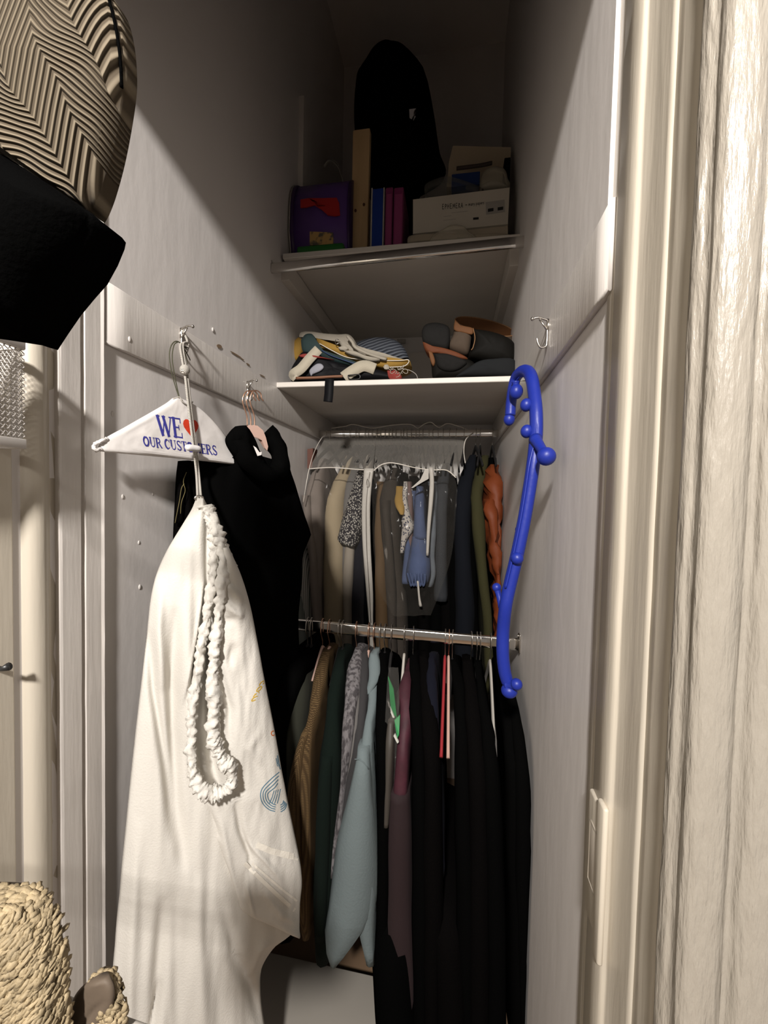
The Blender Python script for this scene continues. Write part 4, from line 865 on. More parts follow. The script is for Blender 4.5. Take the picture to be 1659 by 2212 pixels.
# blush hangers on the hook
HKP = at(541, 853, X=-.612)
for i, (dx, x0, lab) in enumerate(((0, 533, 'blush hanger with rose gold hook, leftmost of three on the left rail hook'), (6, 541, 'blush hanger with rose gold hook, middle of three on the left rail hook'), (13, 549, 'blush hanger with rose gold hook and wide rounded shoulder inside the black top'))):
    t = thing('velvet_hanger', hit(x0, 925, PLD, .0), lab, 'hanger')
    q = [(x0 + 1, 920 + 0), (x0, 898), (x0 - 7, 876), (x0 - 9, 862), (x0 - 3, 848 - i), (x0 + 6, 844), (x0 + 14, 850), (x0 + 16, 860), (x0 + 20, 866)]
    bm = bmn(); tube(bm, smooth_path([hit(x, y, PLD, .0 + .008 * i - .010) for x, y in q], 6), .0016, 8); obj('hook', bm, M_gold, t)
    o_ = .008 * i - .012
    if i == 2:
        out = [(527, 922), (540, 919), (554, 920), (566, 930), (572, 945), (577, 965), (575, 974), (570, 968), (564, 952), (556, 946), (545, 944), (534, 938)]
    else: out = [(x0 - 10 + i * 3, 924), (x0 + 6, 918), (x0 + 18, 924), (x0 + 16, 934), (x0, 930)]
    obj('shoulder', prism([hit(x, y, PLD, o_ + .018) for x, y in out], PLD[1] * .006), M_pink, t, False)

# ================================================================ BLUE MASSAGE CANE
cane = thing('massage_cane', at(1135, 800, Y=1.0), 'cobalt blue plastic massage cane with knobs hooked on the right wall', 'massage cane')
def cp(x, y, Y): return at(x, y, Y=Y)
shaft = [(1102, 898, 1.02), (1104, 870, 1.02), (1108, 840, 1.01), (1115, 815, 1.0), (1128, 802, .97), (1141, 804, .94), (1149, 820, .91), (1154, 850, .89), (1158, 890, .87), (1158, 940, .86), (1152, 1000, .85), (1143, 1060, .85), (1133, 1120, .85), (1122, 1175, .85), (1112, 1220, .85), (1100, 1270, .85), (1092, 1310, .85), (1087, 1360, .86), (1086, 1410, .86), (1090, 1450, .86), (1097, 1475, .86)]
P = smooth_path([cp(*q) for q in shaft], 6)
bm = bmn(); tube(bm, P, .0138, 14, .9)
obj('shaft', bm, M_blue, cane)
# raised rib along the shaft
bm = bmn(); tube(bm, smooth_path([cp(x + (-8 if i > 6 else 0), y + (8 if i < 6 else 0), Y - .0125) for i, (x, y, Y) in enumerate(shaft[3:16])], 6), .0022, 6); obj('rib', bm, M_blue, cane)
def knob(c, r, sz=1., base=None, rb=.007, nm='knob'):
    bm = bmn(); ball(bm, c, r, sz, 18)
    if base is not None: tube(bm, smooth_path([base, base.lerp(c, .55), c], 4), [rb * 1.25, rb * 1.1, rb, rb * .95, rb * .9, rb * .9, rb, rb * 1.1, rb * 1.2], 12)
    obj(nm, bm, M_blue, cane)
knob(cp(1100, 906, 1.02), .0132, 1.15)
knob(cp(1115, 846, .985), .0155, 1.15, cp(1114, 825, .985), .008)
knob(cp(1137, 875, .88), .0125, 1.1, cp(1150, 875, .89))
knob(cp(1138, 932, .865), .0125, 1.1, cp(1150, 934, .865))
knob(cp(1180, 986, .80), .0175, 1.0, cp(1156, 948, .85), .0105)
knob(cp(1117, 1206, .835), .0125, 1.0, cp(1112, 1210, .85))
knob(cp(1118, 1144, .86), .005, 1.3)
knob(cp(1073, 1269, .87), .0095, 1.0, cp(1084, 1312, .86), .0065)
knob(cp(1100, 1492, .855), .0165, .9); knob(cp(1116, 1478, .84), .0115, 1.0, cp(1098, 1480, .855), .010)
nl = bmn(); a = Vector((RR, 1.06, cp(1126, 823, 1.06).z)); b_ = cp(1111, 823, 1.04); tube(nl, [a, b_], .0017, 8); ball(nl, b_, .0035, 1, 8)
tag(obj('nail', nl, M_steel), 'small nail in the right rail carrying the blue massage cane', 'nail')

# ================================================================ LOWER SHELF: BAGS AND BOOTS
Z1 = ZS1
def pillow(px_out, Y, dep, m, name, parent, thick=.02, fold=.004, seed=0, lab=None, power=.5, grid=None):
    """soft shape: outline polygon (photo measured, at depth Y) inflated and carried back"""
    n = len(px_out); pts = smooth_path([Vector((x, y, 0)) for x, y in px_out + [px_out[0]]], 4)[:-1]
    cx = sum(p.x for p in pts) / len(pts); cy = sum(p.y for p in pts) / len(pts)
    bm = bmn(); R = []; K = 7
    for j in range(K):
        s = 1 - j / (K - .0); ring = []
        for p in pts:
            x = cx + (p.x - cx) * s; y = cy + (p.y - cy) * s
            w_ = at(x, y, Y=Y); e = (1 - s * s) ** power
            off = thick * e + fold * noise.fractal(Vector((w_.x * 30 + seed, w_.z * 30, seed)), .8, 2, 2) * (1 - s ** 4)
            ring.append(bm.verts.new(w_ + Vector((0, -off, 0))))
        R.append(ring)
    c = bm.verts.new(at(cx, cy, Y=Y) + Vector((0, -thick, 0)))
    L = len(pts)
    for j in range(K - 1):
        for k in range(L): bm.faces.new((R[j][k], R[j][(k + 1) % L], R[j + 1][(k + 1) % L], R[j + 1][k]))
    for k in range(L): bm.faces.new((R[-1][k], R[-1][(k + 1) % L], c))
    prev = R[0]
    for t, sc in ((.5, 1.0), (.9, .95), (1., .8)):
        ring = []
        for v in R[0]:
            q = v.co.copy(); cc = at(cx, cy, Y=Y); q = cc + (q - cc) * sc; q.y = Y + dep * t; ring.append(bm.verts.new(q))
        for k in range(L): bm.faces.new((prev[(k + 1) % L], prev[k], ring[k], ring[(k + 1) % L]))
        prev = ring
    bm.faces.new(prev)
    return obj(name, bm, m, parent, label=lab)
def ribbon(name, pts, w0, m, parent, th=.002, lab=None):
    """flat strap through (px,py,Y) points; width w0 in photo pixels across"""
    P = smooth_path([Vector(p) for p in pts], 6); bm = bmn(); A = []
    for i, p in enumerate(P):
        d = P[min(len(P) - 1, i + 1)] - P[max(0, i - 1)]; L = math.hypot(d.x, d.y) or 1; nx, ny = -d.y / L * w0 / 2, d.x / L * w0 / 2
        a, b_ = at(p.x + nx, p.y + ny, Y=p.z), at(p.x - nx, p.y - ny, Y=p.z)
        A.append([bm.verts.new(a), bm.verts.new(b_), bm.verts.new(b_ + Vector((0, th, 0))), bm.verts.new(a + Vector((0, th, 0)))])
    for i in range(len(A) - 1):
        for k in range(4): bm.faces.new((A[i][k], A[i][(k + 1) % 4], A[i + 1][(k + 1) % 4], A[i + 1][k]))
    bm.faces.new(A[0]); bm.faces.new(A[-1][::-1]); return obj(name, bm, m, parent, label=lab)
M_must2 = mat('mustard_canvas', (0.2604, 0.1488, 0.0217), .85, .2, 120)
M_quilt = patmat('grey_quilted', 'Z', (.028, .032, .042), (.10, .11, .13), 26, .7, 1.0, (1, 1, 1), (0, .30, 0), .25, .65, 1.2)
M_offw = mat('offwhite_canvas', (0.2976, 0.2666, 0.2170), .9, .3, 150)
M_teal2 = mat('deep_teal_cloth', (0.0062, 0.0217, 0.0217), .8)
M_creamstrap = mat('cream_webbing', (0.3720, 0.3348, 0.2604), .85, .3, 200)
M_brownlea = mat('brown_leather', (0.1736, 0.0744, 0.0372), .5)
M_redc = mat('red_cloth', (0.1860, 0.0186, 0.0124), .8)
M_blackbag = mat('black_nylon', (0.0040, 0.0040, 0.0050), .6, spec=.12)
q = thing('quilted_pouch', at(830, 790, Y=1.62), 'grey quilted puffer pouch at the back right of the bag pile', 'pouch')
pillow([(770, 740), (800, 730), (835, 729), (860, 738), (875, 755), (880, 776), (840, 782), (790, 776), (765, 765)], 1.60, .12, M_quilt, 'pouch_body', q, .03)
q = thing('mustard_bag', at(760, 800, Y=1.56), 'mustard canvas bag with white piping in the middle of the bag pile', 'bag')
pillow([(683, 730), (700, 738), (740, 754), (780, 765), (830, 776), (882, 778), (880, 785), (860, 792), (828, 794), (790, 785), (750, 775), (715, 758), (690, 748)], 1.53, .16, M_must2, 'bag_body', q, .012, .003)
bm = bmn(); tube(bm, smooth_path([at(x, y, Y=1.518) for x, y in ((690, 742), (715, 756), (750, 772), (800, 778), (860, 779), (881, 777), (882, 784), (872, 791), (850, 793), (828, 793))], 5), .0016, 6); obj('piping', bm, M_pipe, q)
tag(pillow([(634, 738), (646, 728), (656, 735), (654, 760), (642, 778), (634, 770)], 1.60, .14, M_must2, 'mustard_cloth', None, .015), 'mustard cloth bundle against the left wall behind the pile', 'cloth')
q = thing('canvas_bag', at(720, 770, Y=1.55), 'off-white canvas bag crumpled on top of the pile', 'bag')
pillow([(646, 728), (650, 718), (672, 716), (700, 720), (730, 722), (752, 722), (764, 732), (770, 745), (800, 756), (828, 766), (870, 776), (820, 777), (795, 774), (770, 768), (742, 757), (735, 745), (720, 732), (700, 728), (676, 728), (664, 722)], 1.545, .10, M_offw, 'bag_body', q, .012, .008, 2)
pillow([(730, 750), (745, 747), (752, 753), (745, 757), (735, 756)], 1.51, .02, M_offw, 'toggle', q, .006)
pillow([(742, 757), (765, 758), (790, 768), (820, 776), (800, 780), (775, 772), (752, 764)], 1.50, .03, M_offw, 'fold', q, .008, .003)
for (x, y) in ((675, 734), (728, 738)):
    bm = bmn(); c = at(x, y, Y=1.50); tube(bm, [c + Vector((.007 * math.cos(t), .002 * math.sin(t), .010 * math.sin(t))) for t in [2 * PI * k / 12 for k in range(13)]], .0016, 6); obj('metal_ring', bm, M_chrome, q)
bm = bmn(); tube(bm, smooth_path([at(x, y, Y=Y) for x, y, Y in ((752, 727, 1.51), (762, 740, 1.50), (770, 752, 1.50), (800, 766, 1.505), (835, 776, 1.51))], 5), [.010] * 21, 8, .6, noisef=lambda i, k: 1 + .3 * noise.noise(Vector((i * .3, k, 1)))); obj('strap', bm, M_offw, q)
q = thing('teal_bag', at(700, 790, Y=1.52), 'deep teal bag sloping across the pile under the mustard bag', 'bag')
pillow([(650, 735), (660, 722), (675, 722), (680, 738), (700, 758), (740, 775), (775, 784), (770, 792), (730, 784), (700, 775), (680, 768), (655, 760)], 1.505, .16, M_teal2, 'bag_body', q, .014, .003)
bm = bmn(); tube(bm, smooth_path([at(x, y, Y=1.487) for x, y in ((695, 757), (715, 768), (740, 777), (768, 786))], 5), .0018, 6); obj('zip', bm, mat('dark_blue_trim', (.02, .04, .12), .4), q)
q = thing('black_bag', at(700, 820, Y=1.47), 'black nylon bag with wide cream straps at the front of the lower shelf', 'bag')
pillow([(628, 822), (629, 798), (640, 778), (655, 760), (682, 766), (720, 780), (760, 792), (800, 795), (840, 805), (858, 817), (800, 819), (720, 821), (660, 823)], 1.475, .22, M_blackbag, 'bag_body', q, .018, .006, 5)
pillow([(645, 768), (660, 764), (690, 770), (722, 777), (700, 774), (655, 772)], 1.452, .01, M_redc, 'red_trim', q, .004, .001)
pillow([(672, 795), (684, 786), (694, 786), (699, 793), (692, 801), (676, 808), (672, 812), (668, 802)], 1.452, .006, mat('grey_print', (.22, .22, .25), .6), 'printed_patch', q, .003, .001, lab='pale grey printed patch')
ribbon('strap', [(640, 816, 1.437), (634, 808, 1.438), (650, 796, 1.436), (668, 775, 1.445), (688, 754, 1.455)], 21, M_creamstrap, q, .004, 'wide cream webbing strap')
ribbon('strap', [(742, 815, 1.438), (760, 802, 1.442), (785, 790, 1.45), (810, 797, 1.455)], 24, M_creamstrap, q, .004, 'wide cream webbing strap')
bm = bmn(); tube(bm, smooth_path([at(x, y, Y=1.434) for x, y in ((640, 817), (680, 816), (715, 814), (740, 813))], 5), .0065, 8, .8); obj('leather_handle', bm, M_brownlea, q, label='rolled brown leather handle')
ribbon('hanging_strap', [(712, 818, 1.425), (711, 830, 1.42), (710, 850, 1.418), (708, 868, 1.418)], 19, M_blackbag, q, .003, 'black strap end hanging over the shelf edge')
bm = bmn(); tube(bm, smooth_path([at(x, y, Y=1.433) for x, y in ((752, 811), (774, 809), (778, 814), (774, 819), (755, 819), (752, 811))], 3), .0022, 6); obj('buckle', bm, mat('black_plastic', (.01, .01, .01), .3), q)
q = thing('trinket_bundle', at(860, 815, Y=1.48), 'tangle of red tag, cord and small charms at the right end of the bag pile', 'trinket')
pillow([(836, 800), (850, 798), (864, 806), (866, 818), (842, 819)], 1.46, .03, M_redc, 'red_tag', q, .006)
pillow([(830, 788), (838, 788), (840, 797), (830, 797)], 1.452, .004, M_offw, 'label', q, .002, 0)
for k in range(5):
    x, y = 842 + k * 8, 794 + (k % 3) * 8; bm = bmn(); tube(bm, smooth_path([at(x + 7 * math.cos(t + k), y + 5 * math.sin(t * 1.3), Y=1.45 + .003 * k) for t in [k2 * .9 for k2 in range(8)]], 3), .0012, 5); obj('cord_loop', bm, M_offw, q)
bm = bmn(); tube(bm, smooth_path([at(x, y, Y=Y) for x, y, Y in ((866, 796, 1.50), (885, 800, 1.50), (898, 808, 1.49), (902, 817, 1.47))], 5), .0012, 5); obj('white_cord', bm, M_vwhite, q)
# boots
M_bootblk = mat('black_boot_leather', (0.0060, 0.0055, 0.0045), .65, .2, 60, spec=.08); M_tan = mat('tan_boot_lining', (.13, .055, .021), .7, spec=.2); M_brs = mat('brown_suede', (.055, .036, .022), .85)
M_sole = mat('rubber_sole', (0.0120, 0.0114, 0.0108), .8, .6, 90, spec=.1); M_tanrim = mat('tan_rim', (.22, .11, .045), .6); M_gum = mat('gum_welt', (.11, .033, .012), .7, spec=.2)
bt = thing('boot', at(1000, 790, Y=1.6), 'brown and black pull-on boot lying on its side, shaft opening up, on the lower shelf', 'boot')
def ring_tube(bm, A, rings_):
    R = []
    for (c, ax, ay) in rings_:
        R.append([bm.verts.new(c + ax * math.cos(2 * PI * k / 28) + ay * math.sin(2 * PI * k / 28)) for k in range(28)])
    for i in range(len(R) - 1):
        for k in range(28): bm.faces.new((R[i][k], R[i][(k + 1) % 28], R[i + 1][(k + 1) % 28], R[i + 1][k]))
    return R
# shaft: leather tube opening towards the upper left
def pr(x, y, Y): return at(x, y, Y=Y)
bm = bmn(); rings_ = []
for t in [k / 8 for k in range(9)]:
    c = pr(1047, 705, 1.57).lerp(pr(1062, 790, 1.64), t)
    ax = Vector((.112 - .02 * t, 0, -.030)); ay = Vector((.0, .036, .042)); rings_.append((c, ax, ay))
Rg = ring_tube(bm, None, rings_); bm.faces.new(Rg[-1])
obj('shaft', bm, M_brs, bt)
bm = bmn(); rings2 = [(c + Vector((0, 0, .001)), ax * .955, ay * .95) for c, ax, ay in rings_]; R2 = ring_tube(bm, None, rings2); obj('lining', bm, M_tan, bt, label='tan leather lining of the shaft')
c, ax, ay = rings_[0]; bm = bmn(); tube(bm, [c + ax * math.cos(2 * PI * k / 40) * .98 + ay * math.sin(2 * PI * k / 40) * .98 for k in range(41)], .0022, 6); obj('rim', bm, M_tanrim, bt)
pillow([(981, 708), (990, 700), (1005, 706), (1022, 712), (1018, 730), (1014, 755), (1005, 765), (975, 755), (968, 745), (978, 725)], 1.50, .08, M_brs, 'instep', bt, .02, .003)
pillow([(983, 690), (986, 698), (1002, 704), (1021, 709), (1020, 722), (1000, 718), (981, 712)], 1.482, .006, M_tan, 'tan_collar', bt, .003, .0)
pillow([(1019, 710), (1060, 716), (1095, 728), (1112, 745), (1112, 780), (1075, 785), (1030, 776), (1012, 768), (1022, 742)], 1.49, .12, M_bootblk, 'elastic_gore', bt, .03, .003)
bm = bmn(); tube(bm, smooth_path([pr(1022, 709, 1.478), pr(1026, 730, 1.470), pr(1022, 750, 1.468), pr(1018, 756, 1.47)], 5), .0016, 6); obj('edge_binding', bm, M_tanrim, bt)
pillow([(911, 715), (918, 702), (935, 697), (955, 699), (970, 708), (972, 730), (966, 752), (950, 752), (925, 746), (913, 735)], 1.47, .07, M_sole, 'heel_sole', bt, .014, .002)
pillow([(913, 738), (930, 746), (960, 752), (990, 762), (1010, 774), (990, 774), (950, 764), (928, 762), (918, 752)], 1.468, .08, M_gum, 'welt', bt, .006, .001, lab='gum rubber welt')
bt2 = thing('boot', at(980, 805, Y=1.5), 'second dark boot lying beneath the first, sole facing out, on the lower shelf', 'boot')
pillow([(926, 760), (950, 763), (990, 772), (1020, 780), (1030, 800), (1000, 815), (950, 815), (935, 815), (932, 790)], 1.48, .16, M_bootblk, 'upper', bt2, .02, .003)
pillow([(938, 764), (965, 764), (1000, 776), (1008, 785), (985, 800), (960, 800), (945, 790)], 1.458, .02, M_sole, 'sole', bt2, .012, .002)
pillow([(925, 758), (934, 762), (940, 780), (936, 790), (930, 780)], 1.462, .03, M_tan, 'pull_tab', bt2, .005, .001)
tag(pillow([(985, 812), (1010, 795), (1035, 780), (1065, 775), (1110, 776), (1112, 810), (1050, 812)], 1.455, .20, mat('slate_felt', (0.0140, 0.0150, 0.0160), .9, spec=.1), 'felt_bag', None, .018, .004), 'dark slate felt bundle under the boots beside the right wall', 'bundle')
tag(obj('small_white_box', prism([at(x, y, Y=2.19) for x, y in ((858, 734), (876, 734), (876, 742), (858, 742))], Vector((0, -.012, 0))), M_vwhite, None, False), 'small white plate on the back wall behind the bag pile', 'plate')

# ================================================================ UPPER SHELF
Z2 = ZS2
def shelfbox(x0, x1, ytop, Yf, dep, name, m, parent=None, lab=None, bev=.002, z0=None, ybot=None):
    a = at(x0, ytop, Y=Yf); b_ = at(x1, ytop, Y=Yf); zb = Z2 if z0 is None else z0
    if ybot is not None: zb = at((x0 + x1) / 2, ybot, Y=Yf).z
    bm = boxb(a.x, b_.x, Yf, Yf + dep, zb, (a.z + b_.z) / 2, bev=bev)
    return obj(name, bm, m, parent, False, lab)
M_purple = mat('purple_painted_tin', (.10, .045, .22), .45); M_purple2 = mat('dark_purple_tin', (.035, .012, .07), .45)
mb = thing('mailbox', at(685, 530, Y=1.56), 'purple mailbox with a red flag on its side, left on the upper shelf', 'mailbox')
prof = []
YM0, YM1 = 1.50, 1.66
xl, xr = at(632, 470, Y=YM0).x, at(752, 470, Y=YM0).x
zb, zm, zt_ = Z2, at(690, 487, Y=YM0).z, at(690, 402, Y=1.57).z
def mbox(x0, x1, grow=0.):
    pr_ = [(YM0 + .03 - grow, zb), (YM0 - grow, zm - .01)]
    cy, cz, ry, rz = (YM0 + YM1) / 2, zm, (YM1 - YM0) / 2 + grow, zt_ - zm + grow
    for k in range(13): a = PI - PI * k / 12; pr_.append((cy + ry * math.cos(a), cz + rz * (math.sin(a) ** .6)))
    pr_ += [(YM1 - .03 + grow, zb)]
    bm = bmn(); A = [bm.verts.new((x0, y, z)) for y, z in pr_]; B = [bm.verts.new((x1, y, z)) for y, z in pr_]
    for i in range(len(A)): j = (i + 1) % len(A); bm.faces.new((A[i], A[j], B[j], B[i]))
    bm.faces.new(A[::-1]); bm.faces.new(B); return bm
obj('box', mbox(xl, xr), M_purple, mb)
obj('front_door', mbox(xl - .010, xl + .004, .004), M_purple2, mb, label='dark purple door end')
obj('back_rim', mbox(xr - .004, xr + .003, .002), M_purple2, mb)
obj('white_edge', mbox(xl - .014, xl - .010, .004), M_vwhite, mb)
obj('flag', prism([at(x, y, Y=YM0 - .006) for x, y in ((650, 433), (668, 430), (700, 430), (728, 429), (733, 440), (735, 466), (724, 468), (708, 466), (704, 460), (703, 445), (680, 444), (662, 449), (650, 450))], Vector((0, -.005, 0))), mat('red_flag', (.38, .012, .012), .5), mb, False, 'red mailbox flag')
tag(obj('picture_tile', prism([at(x, y, Y=1.465) for x, y in ((669, 500), (719, 502), (719, 529), (669, 529))], Vector((0, .008, 0))), patmat('gold_tile', 'noise', (.10, .09, .07), (.42, .27, .10), 35, .6), None, False), 'small gold and grey picture tile leaning on the purple mailbox', 'picture')
tag(obj('green_tray', boxb(at(640, 530, Y=1.455).x, at(742, 530, Y=1.455).x, 1.455, 1.50, Z2, Z2 + .034, bev=.008), mat('green_plastic', (.015, .13, .02), .5)), 'bright green flat tray at the left end of the upper shelf', 'tray')
hd = bmn(); tube(hd, smooth_path([at(x, y, Y=Y) for x, y, Y in ((700, 360, 1.70), (712, 348, 1.69), (728, 358, 1.68), (738, 380, 1.67), (744, 405, 1.66), (747, 470, 1.655), (748, 540, 1.65))], 6), .006, 8, .4); tube(hd, smooth_path([at(x, y, Y=Y) for x, y, Y in ((706, 352, 1.73), (720, 348, 1.73), (732, 356, 1.73))], 6), .005, 8, .4)
tag(obj('white_tubing', hd, M_vwhite), 'white curved tubing looping up behind the purple mailbox', 'tubing')
pk = thing('wood_plank', at(780, 528, Y=1.50), 'pale knotty wooden plank standing on end beside the mailbox', 'plank')
shelfbox(762, 799, 278, 1.56, .03, 'plank_face', M_wood, pk, bev=.004)
bm = bmn()
for (x, y) in ((768, 455), (786, 442)): ball(bm, at(x, y, Y=1.559), .005, 1.2, 8)
obj('knot', bm, mat('knot_brown', (.10, .04, .02), .8), pk)
bd = thing('blue_binder', at(816, 528, Y=1.50), 'blue ring binder standing beside the wooden plank', 'binder')
shelfbox(805, 828, 407, 1.50, .24, 'spine', mat('blue_vinyl', (.008, .035, .23), .4), bd)
shelfbox(802, 805, 405, 1.498, .24, 'cover_edge', M_vwhite, bd); shelfbox(828, 831, 404, 1.498, .24, 'cover_edge', M_vwhite, bd)
M_mag = mat('magenta_vinyl', (.19, .025, .10), .45)
for i, (x0, x1, lab) in enumerate(((833, 849, 'magenta binder next to the blue binder'), (851, 872, 'magenta binder, right one of the pair, beside the white box'))):
    t = thing('magenta_binder', at((x0 + x1) / 2, 528, Y=1.50), lab, 'binder')
    shelfbox(x0, x1, 404, 1.50, .24, 'spine', M_mag, t, bev=.004); shelfbox(x0 + 2, x1 - 2, 418, 1.496, .004, 'spine_panel', mat('magenta_panel', (.25, .04, .13), .5), t)
# black bag at the back
bg_ = thing('garment_bag', at(860, 528, Y=1.74), 'tall black bag standing at the back of the upper shelf', 'bag')
PLK = (Vector((0, 1.72, 2.8)), Vector((0, -1, 0)))
obj('bag_body', panel([(150, 790, 905), (165, 775, 920), (185, 768, 926), (250, 765, 938), (330, 770, 950), (378, 775, 962), (390, 780, 925), (430, 800, 900), (470, 810, 895), (510, 810, 890)], PLK, .10, 24, 40, .02, 70, seed=21, backoff=.12), M_black, bg_)
obj('torn_label', prism([at(x, y, Y=1.60) for x, y in ((884, 237), (899, 235), (896, 244), (888, 250), (898, 252), (893, 261), (889, 253), (885, 256))], Vector((0, -.002, 0))), mat('pale_label', (.55, .55, .58), .6), bg_, False, 'torn pale label')
# white lidded box
wb = thing('storage_box', at(1000, 520, Y=1.52), 'white cardboard storage box with handwritten label and lid, right on the upper shelf', 'box')
M_card = mat('white_cardboard', (.50, .46, .39), .8, .15, 30, var=.04); M_card2 = mat('beige_cardboard', (.40, .34, .26), .8)
bl, br_, tl, tr_ = (893, 516), (1097, 505), (893, 432), (1100, 406)
b1 = obj('box_body', prism([at(*q_, Y=1.52) for q_ in ((896, 522), (1097, 508), (1097, 430), (896, 450))], Vector((0, .30, 0))), M_card2, wb, False)
b2 = obj('box_lid', prism([at(*q_, Y=1.51) for q_ in ((892, 505), (1097, 484), (1101, 405), (892, 431))], Vector((0, .32, 0))), M_card, wb, False)
BW = bvh_of([b2])
M_pen = mat('black_marker', (.01, .01, .01), .7)
hand = {'E': (.85, [([(.55, .02), (.1, .04)], .12), ([(.1, .0), (.1, 1)], .12), ([(.1, .97), (.6, .95)], .12), ([(.1, .5), (.45, .48)], .13)]), 'P': (.8, [([(.15, 1), (.15, .05), (.55, .2), (.5, .45), (.15, .55)], .13)]), 'H': (.9, [([(.1, .05), (.1, 1)], .13), ([(.1, .5), (.6, .45)], .13), ([(.6, 0), (.6, .95)], .13)]),
  'M': (1., [([(.1, 1), (.15, .1), (.42, .7), (.68, .05), (.75, .95)], .13)]), 'R': (.8, [([(.12, 1), (.15, .05), (.5, .2), (.15, .5), (.6, 1)], .13)]), 'A': (.9, [([(.05, 1), (.35, 0), (.65, 1)], .13), ([(.15, .65), (.55, .62)], .13)]), '-': (.9, [([(.2, .5), (.7, .5)], .14)]), ' ': (.4, []),
  'a': (.6, [(arc(.25, .75, .2, .22, 0, 330, 6), .12), ([(.45, .5), (.47, .98)], .12)]), 'm': (.9, [([(.08, .98), (.1, .55), (.25, .5), (.35, .95), (.42, .55), (.6, .5), (.68, .95)], .12)]), 'n': (.6, [([(.08, .98), (.1, .55), (.35, .5), (.42, .95)], .12)]), 'y': (.6, [([(.05, .5), (.25, .85)], .12), ([(.5, .5), (.15, 1.3)], .12)]),
  'p': (.65, [([(.1, .5), (.1, 1.35)], .12), (arc(.28, .72, .2, .2, -150, 150, 6), .12)]), 'e': (.55, [(arc(.25, .74, .2, .22, 20, -300, 7), .12), ([(.06, .74), (.45, .72)], .12)]), 'r': (.5, [([(.08, .5), (.1, .98)], .12), ([(.1, .65), (.4, .52)], .12)]), 's': (.5, [([(.4, .52), (.1, .6), (.38, .82), (.05, .98)], .12)])}
printed('handwriting', lettering('EPHEMERA -', (955, 452), (1010, 448), (0, 11), hand) + lettering('many papers', (1012, 445), (1046, 441), (0, 9), hand), BW, M_pen, wb, sub=1, label='black handwritten words on the lid')
printed('grey_sticker', [((1049, 437), (1090, 431), (1091, 458), (1050, 464))], BW, mat('sticker_grey', (.33, .31, .28), .7), wb, lift=.0006, sub=2)
printed('sticker_marks', [((1054, 451), (1066, 449), (1066, 456), (1054, 458)), ((1075, 448), (1087, 446), (1087, 453), (1075, 455)), ((1022, 470), (1034, 469), (1034, 474), (1022, 475))], BW, M_pen, wb, lift=.0011, sub=1)
printed('faint_print', stroke([(958, 468), (975, 466)], 1) + stroke([(958, 476), (985, 473)], 1) + stroke([(975, 460), (1010, 456)], 1), BW, mat('faint_ink', (.30, .28, .25), .7), wb, lift=.0008, sub=1)
tag(pillow([(880, 523), (882, 512), (895, 507), (930, 505), (960, 503), (1000, 506), (1060, 507), (1095, 505), (1096, 514), (1000, 518)], 1.478, .028, mat('beige_cloth', (.33, .28, .21), .85), 'folded_cloth', None, .006, .004), 'folded beige cloth in front of the white storage box', 'cloth')
pb_ = thing('plastic_bag', at(985, 515, Y=1.455), 'crumpled clear plastic bag on the front edge of the upper shelf', 'plastic bag')
pillow([(928, 520), (935, 508), (955, 496), (975, 486), (1000, 488), (1012, 500), (1030, 514), (1000, 517)], 1.462, .012, vinyl('crumpled_plastic', (.75, .68, .55), .22, .2), 'bag_film', pb_, .008, .012, 9)
# on top of the white box
mn = thing('manila_box', at(1035, 400, Y=1.60), 'open manila cardboard box on top of the white storage box', 'box')
obj('back_panel', prism([at(*q_, Y=1.66) for q_ in ((965, 404), (1100, 400), (1104, 318), (978, 315), (970, 350))], Vector((0, .05, 0))), mat('manila', (.42, .34, .24), .85), mn, False)
tag(obj('black_tube', tube(bmn(), smooth_path([at(x, y, Y=1.60) for x, y in ((986, 364), (1010, 361), (1040, 357), (1063, 352))], 4), .0065, 8), mat('dark_brown_roll', (.04, .025, .018), .7)), 'dark thin roll lying across the manila box', 'roll')
tag(shelfbox(976, 1037, 373, 1.58, .05, 'blue_box', mat('deep_blue_card', (.006, .028, .13), .6), None, z0=at(1000, 401, Y=1.58).z), 'deep blue small box in front of the manila box', 'box')
tag(shelfbox(1090, 1103, 340, 1.60, .05, 'black_block', M_black2, None, z0=at(1000, 401, Y=1.58).z), 'black block against the right wall beside the manila box', 'block')
pl_ = thing('clear_bag', at(1060, 405, Y=1.57), 'clear plastic bag of pale items on the white storage box', 'plastic bag')
pillow([(1036, 410), (1038, 385), (1048, 368), (1070, 362), (1090, 366), (1097, 385), (1098, 405)], 1.56, .03, vinyl('cloudy_plastic', (.55, .50, .40), .28, .25), 'film', pl_, .02, .010, 12)
pillow([(1040, 408), (1045, 398), (1065, 392), (1085, 396), (1094, 405)], 1.575, .02, M_offw, 'contents', pl_, .01, .003)
pt = thing('clear_tray', at(950, 420, Y=1.58), 'clear plastic tray behind the lid of the white storage box', 'tray')
pillow([(920, 428), (918, 400), (945, 385), (975, 382), (1034, 402), (1034, 414)], 1.56, .05, vinyl('clear_tray_plastic', (.35, .35, .33), .08, .2), 'film', pt, .01, .003, 4)

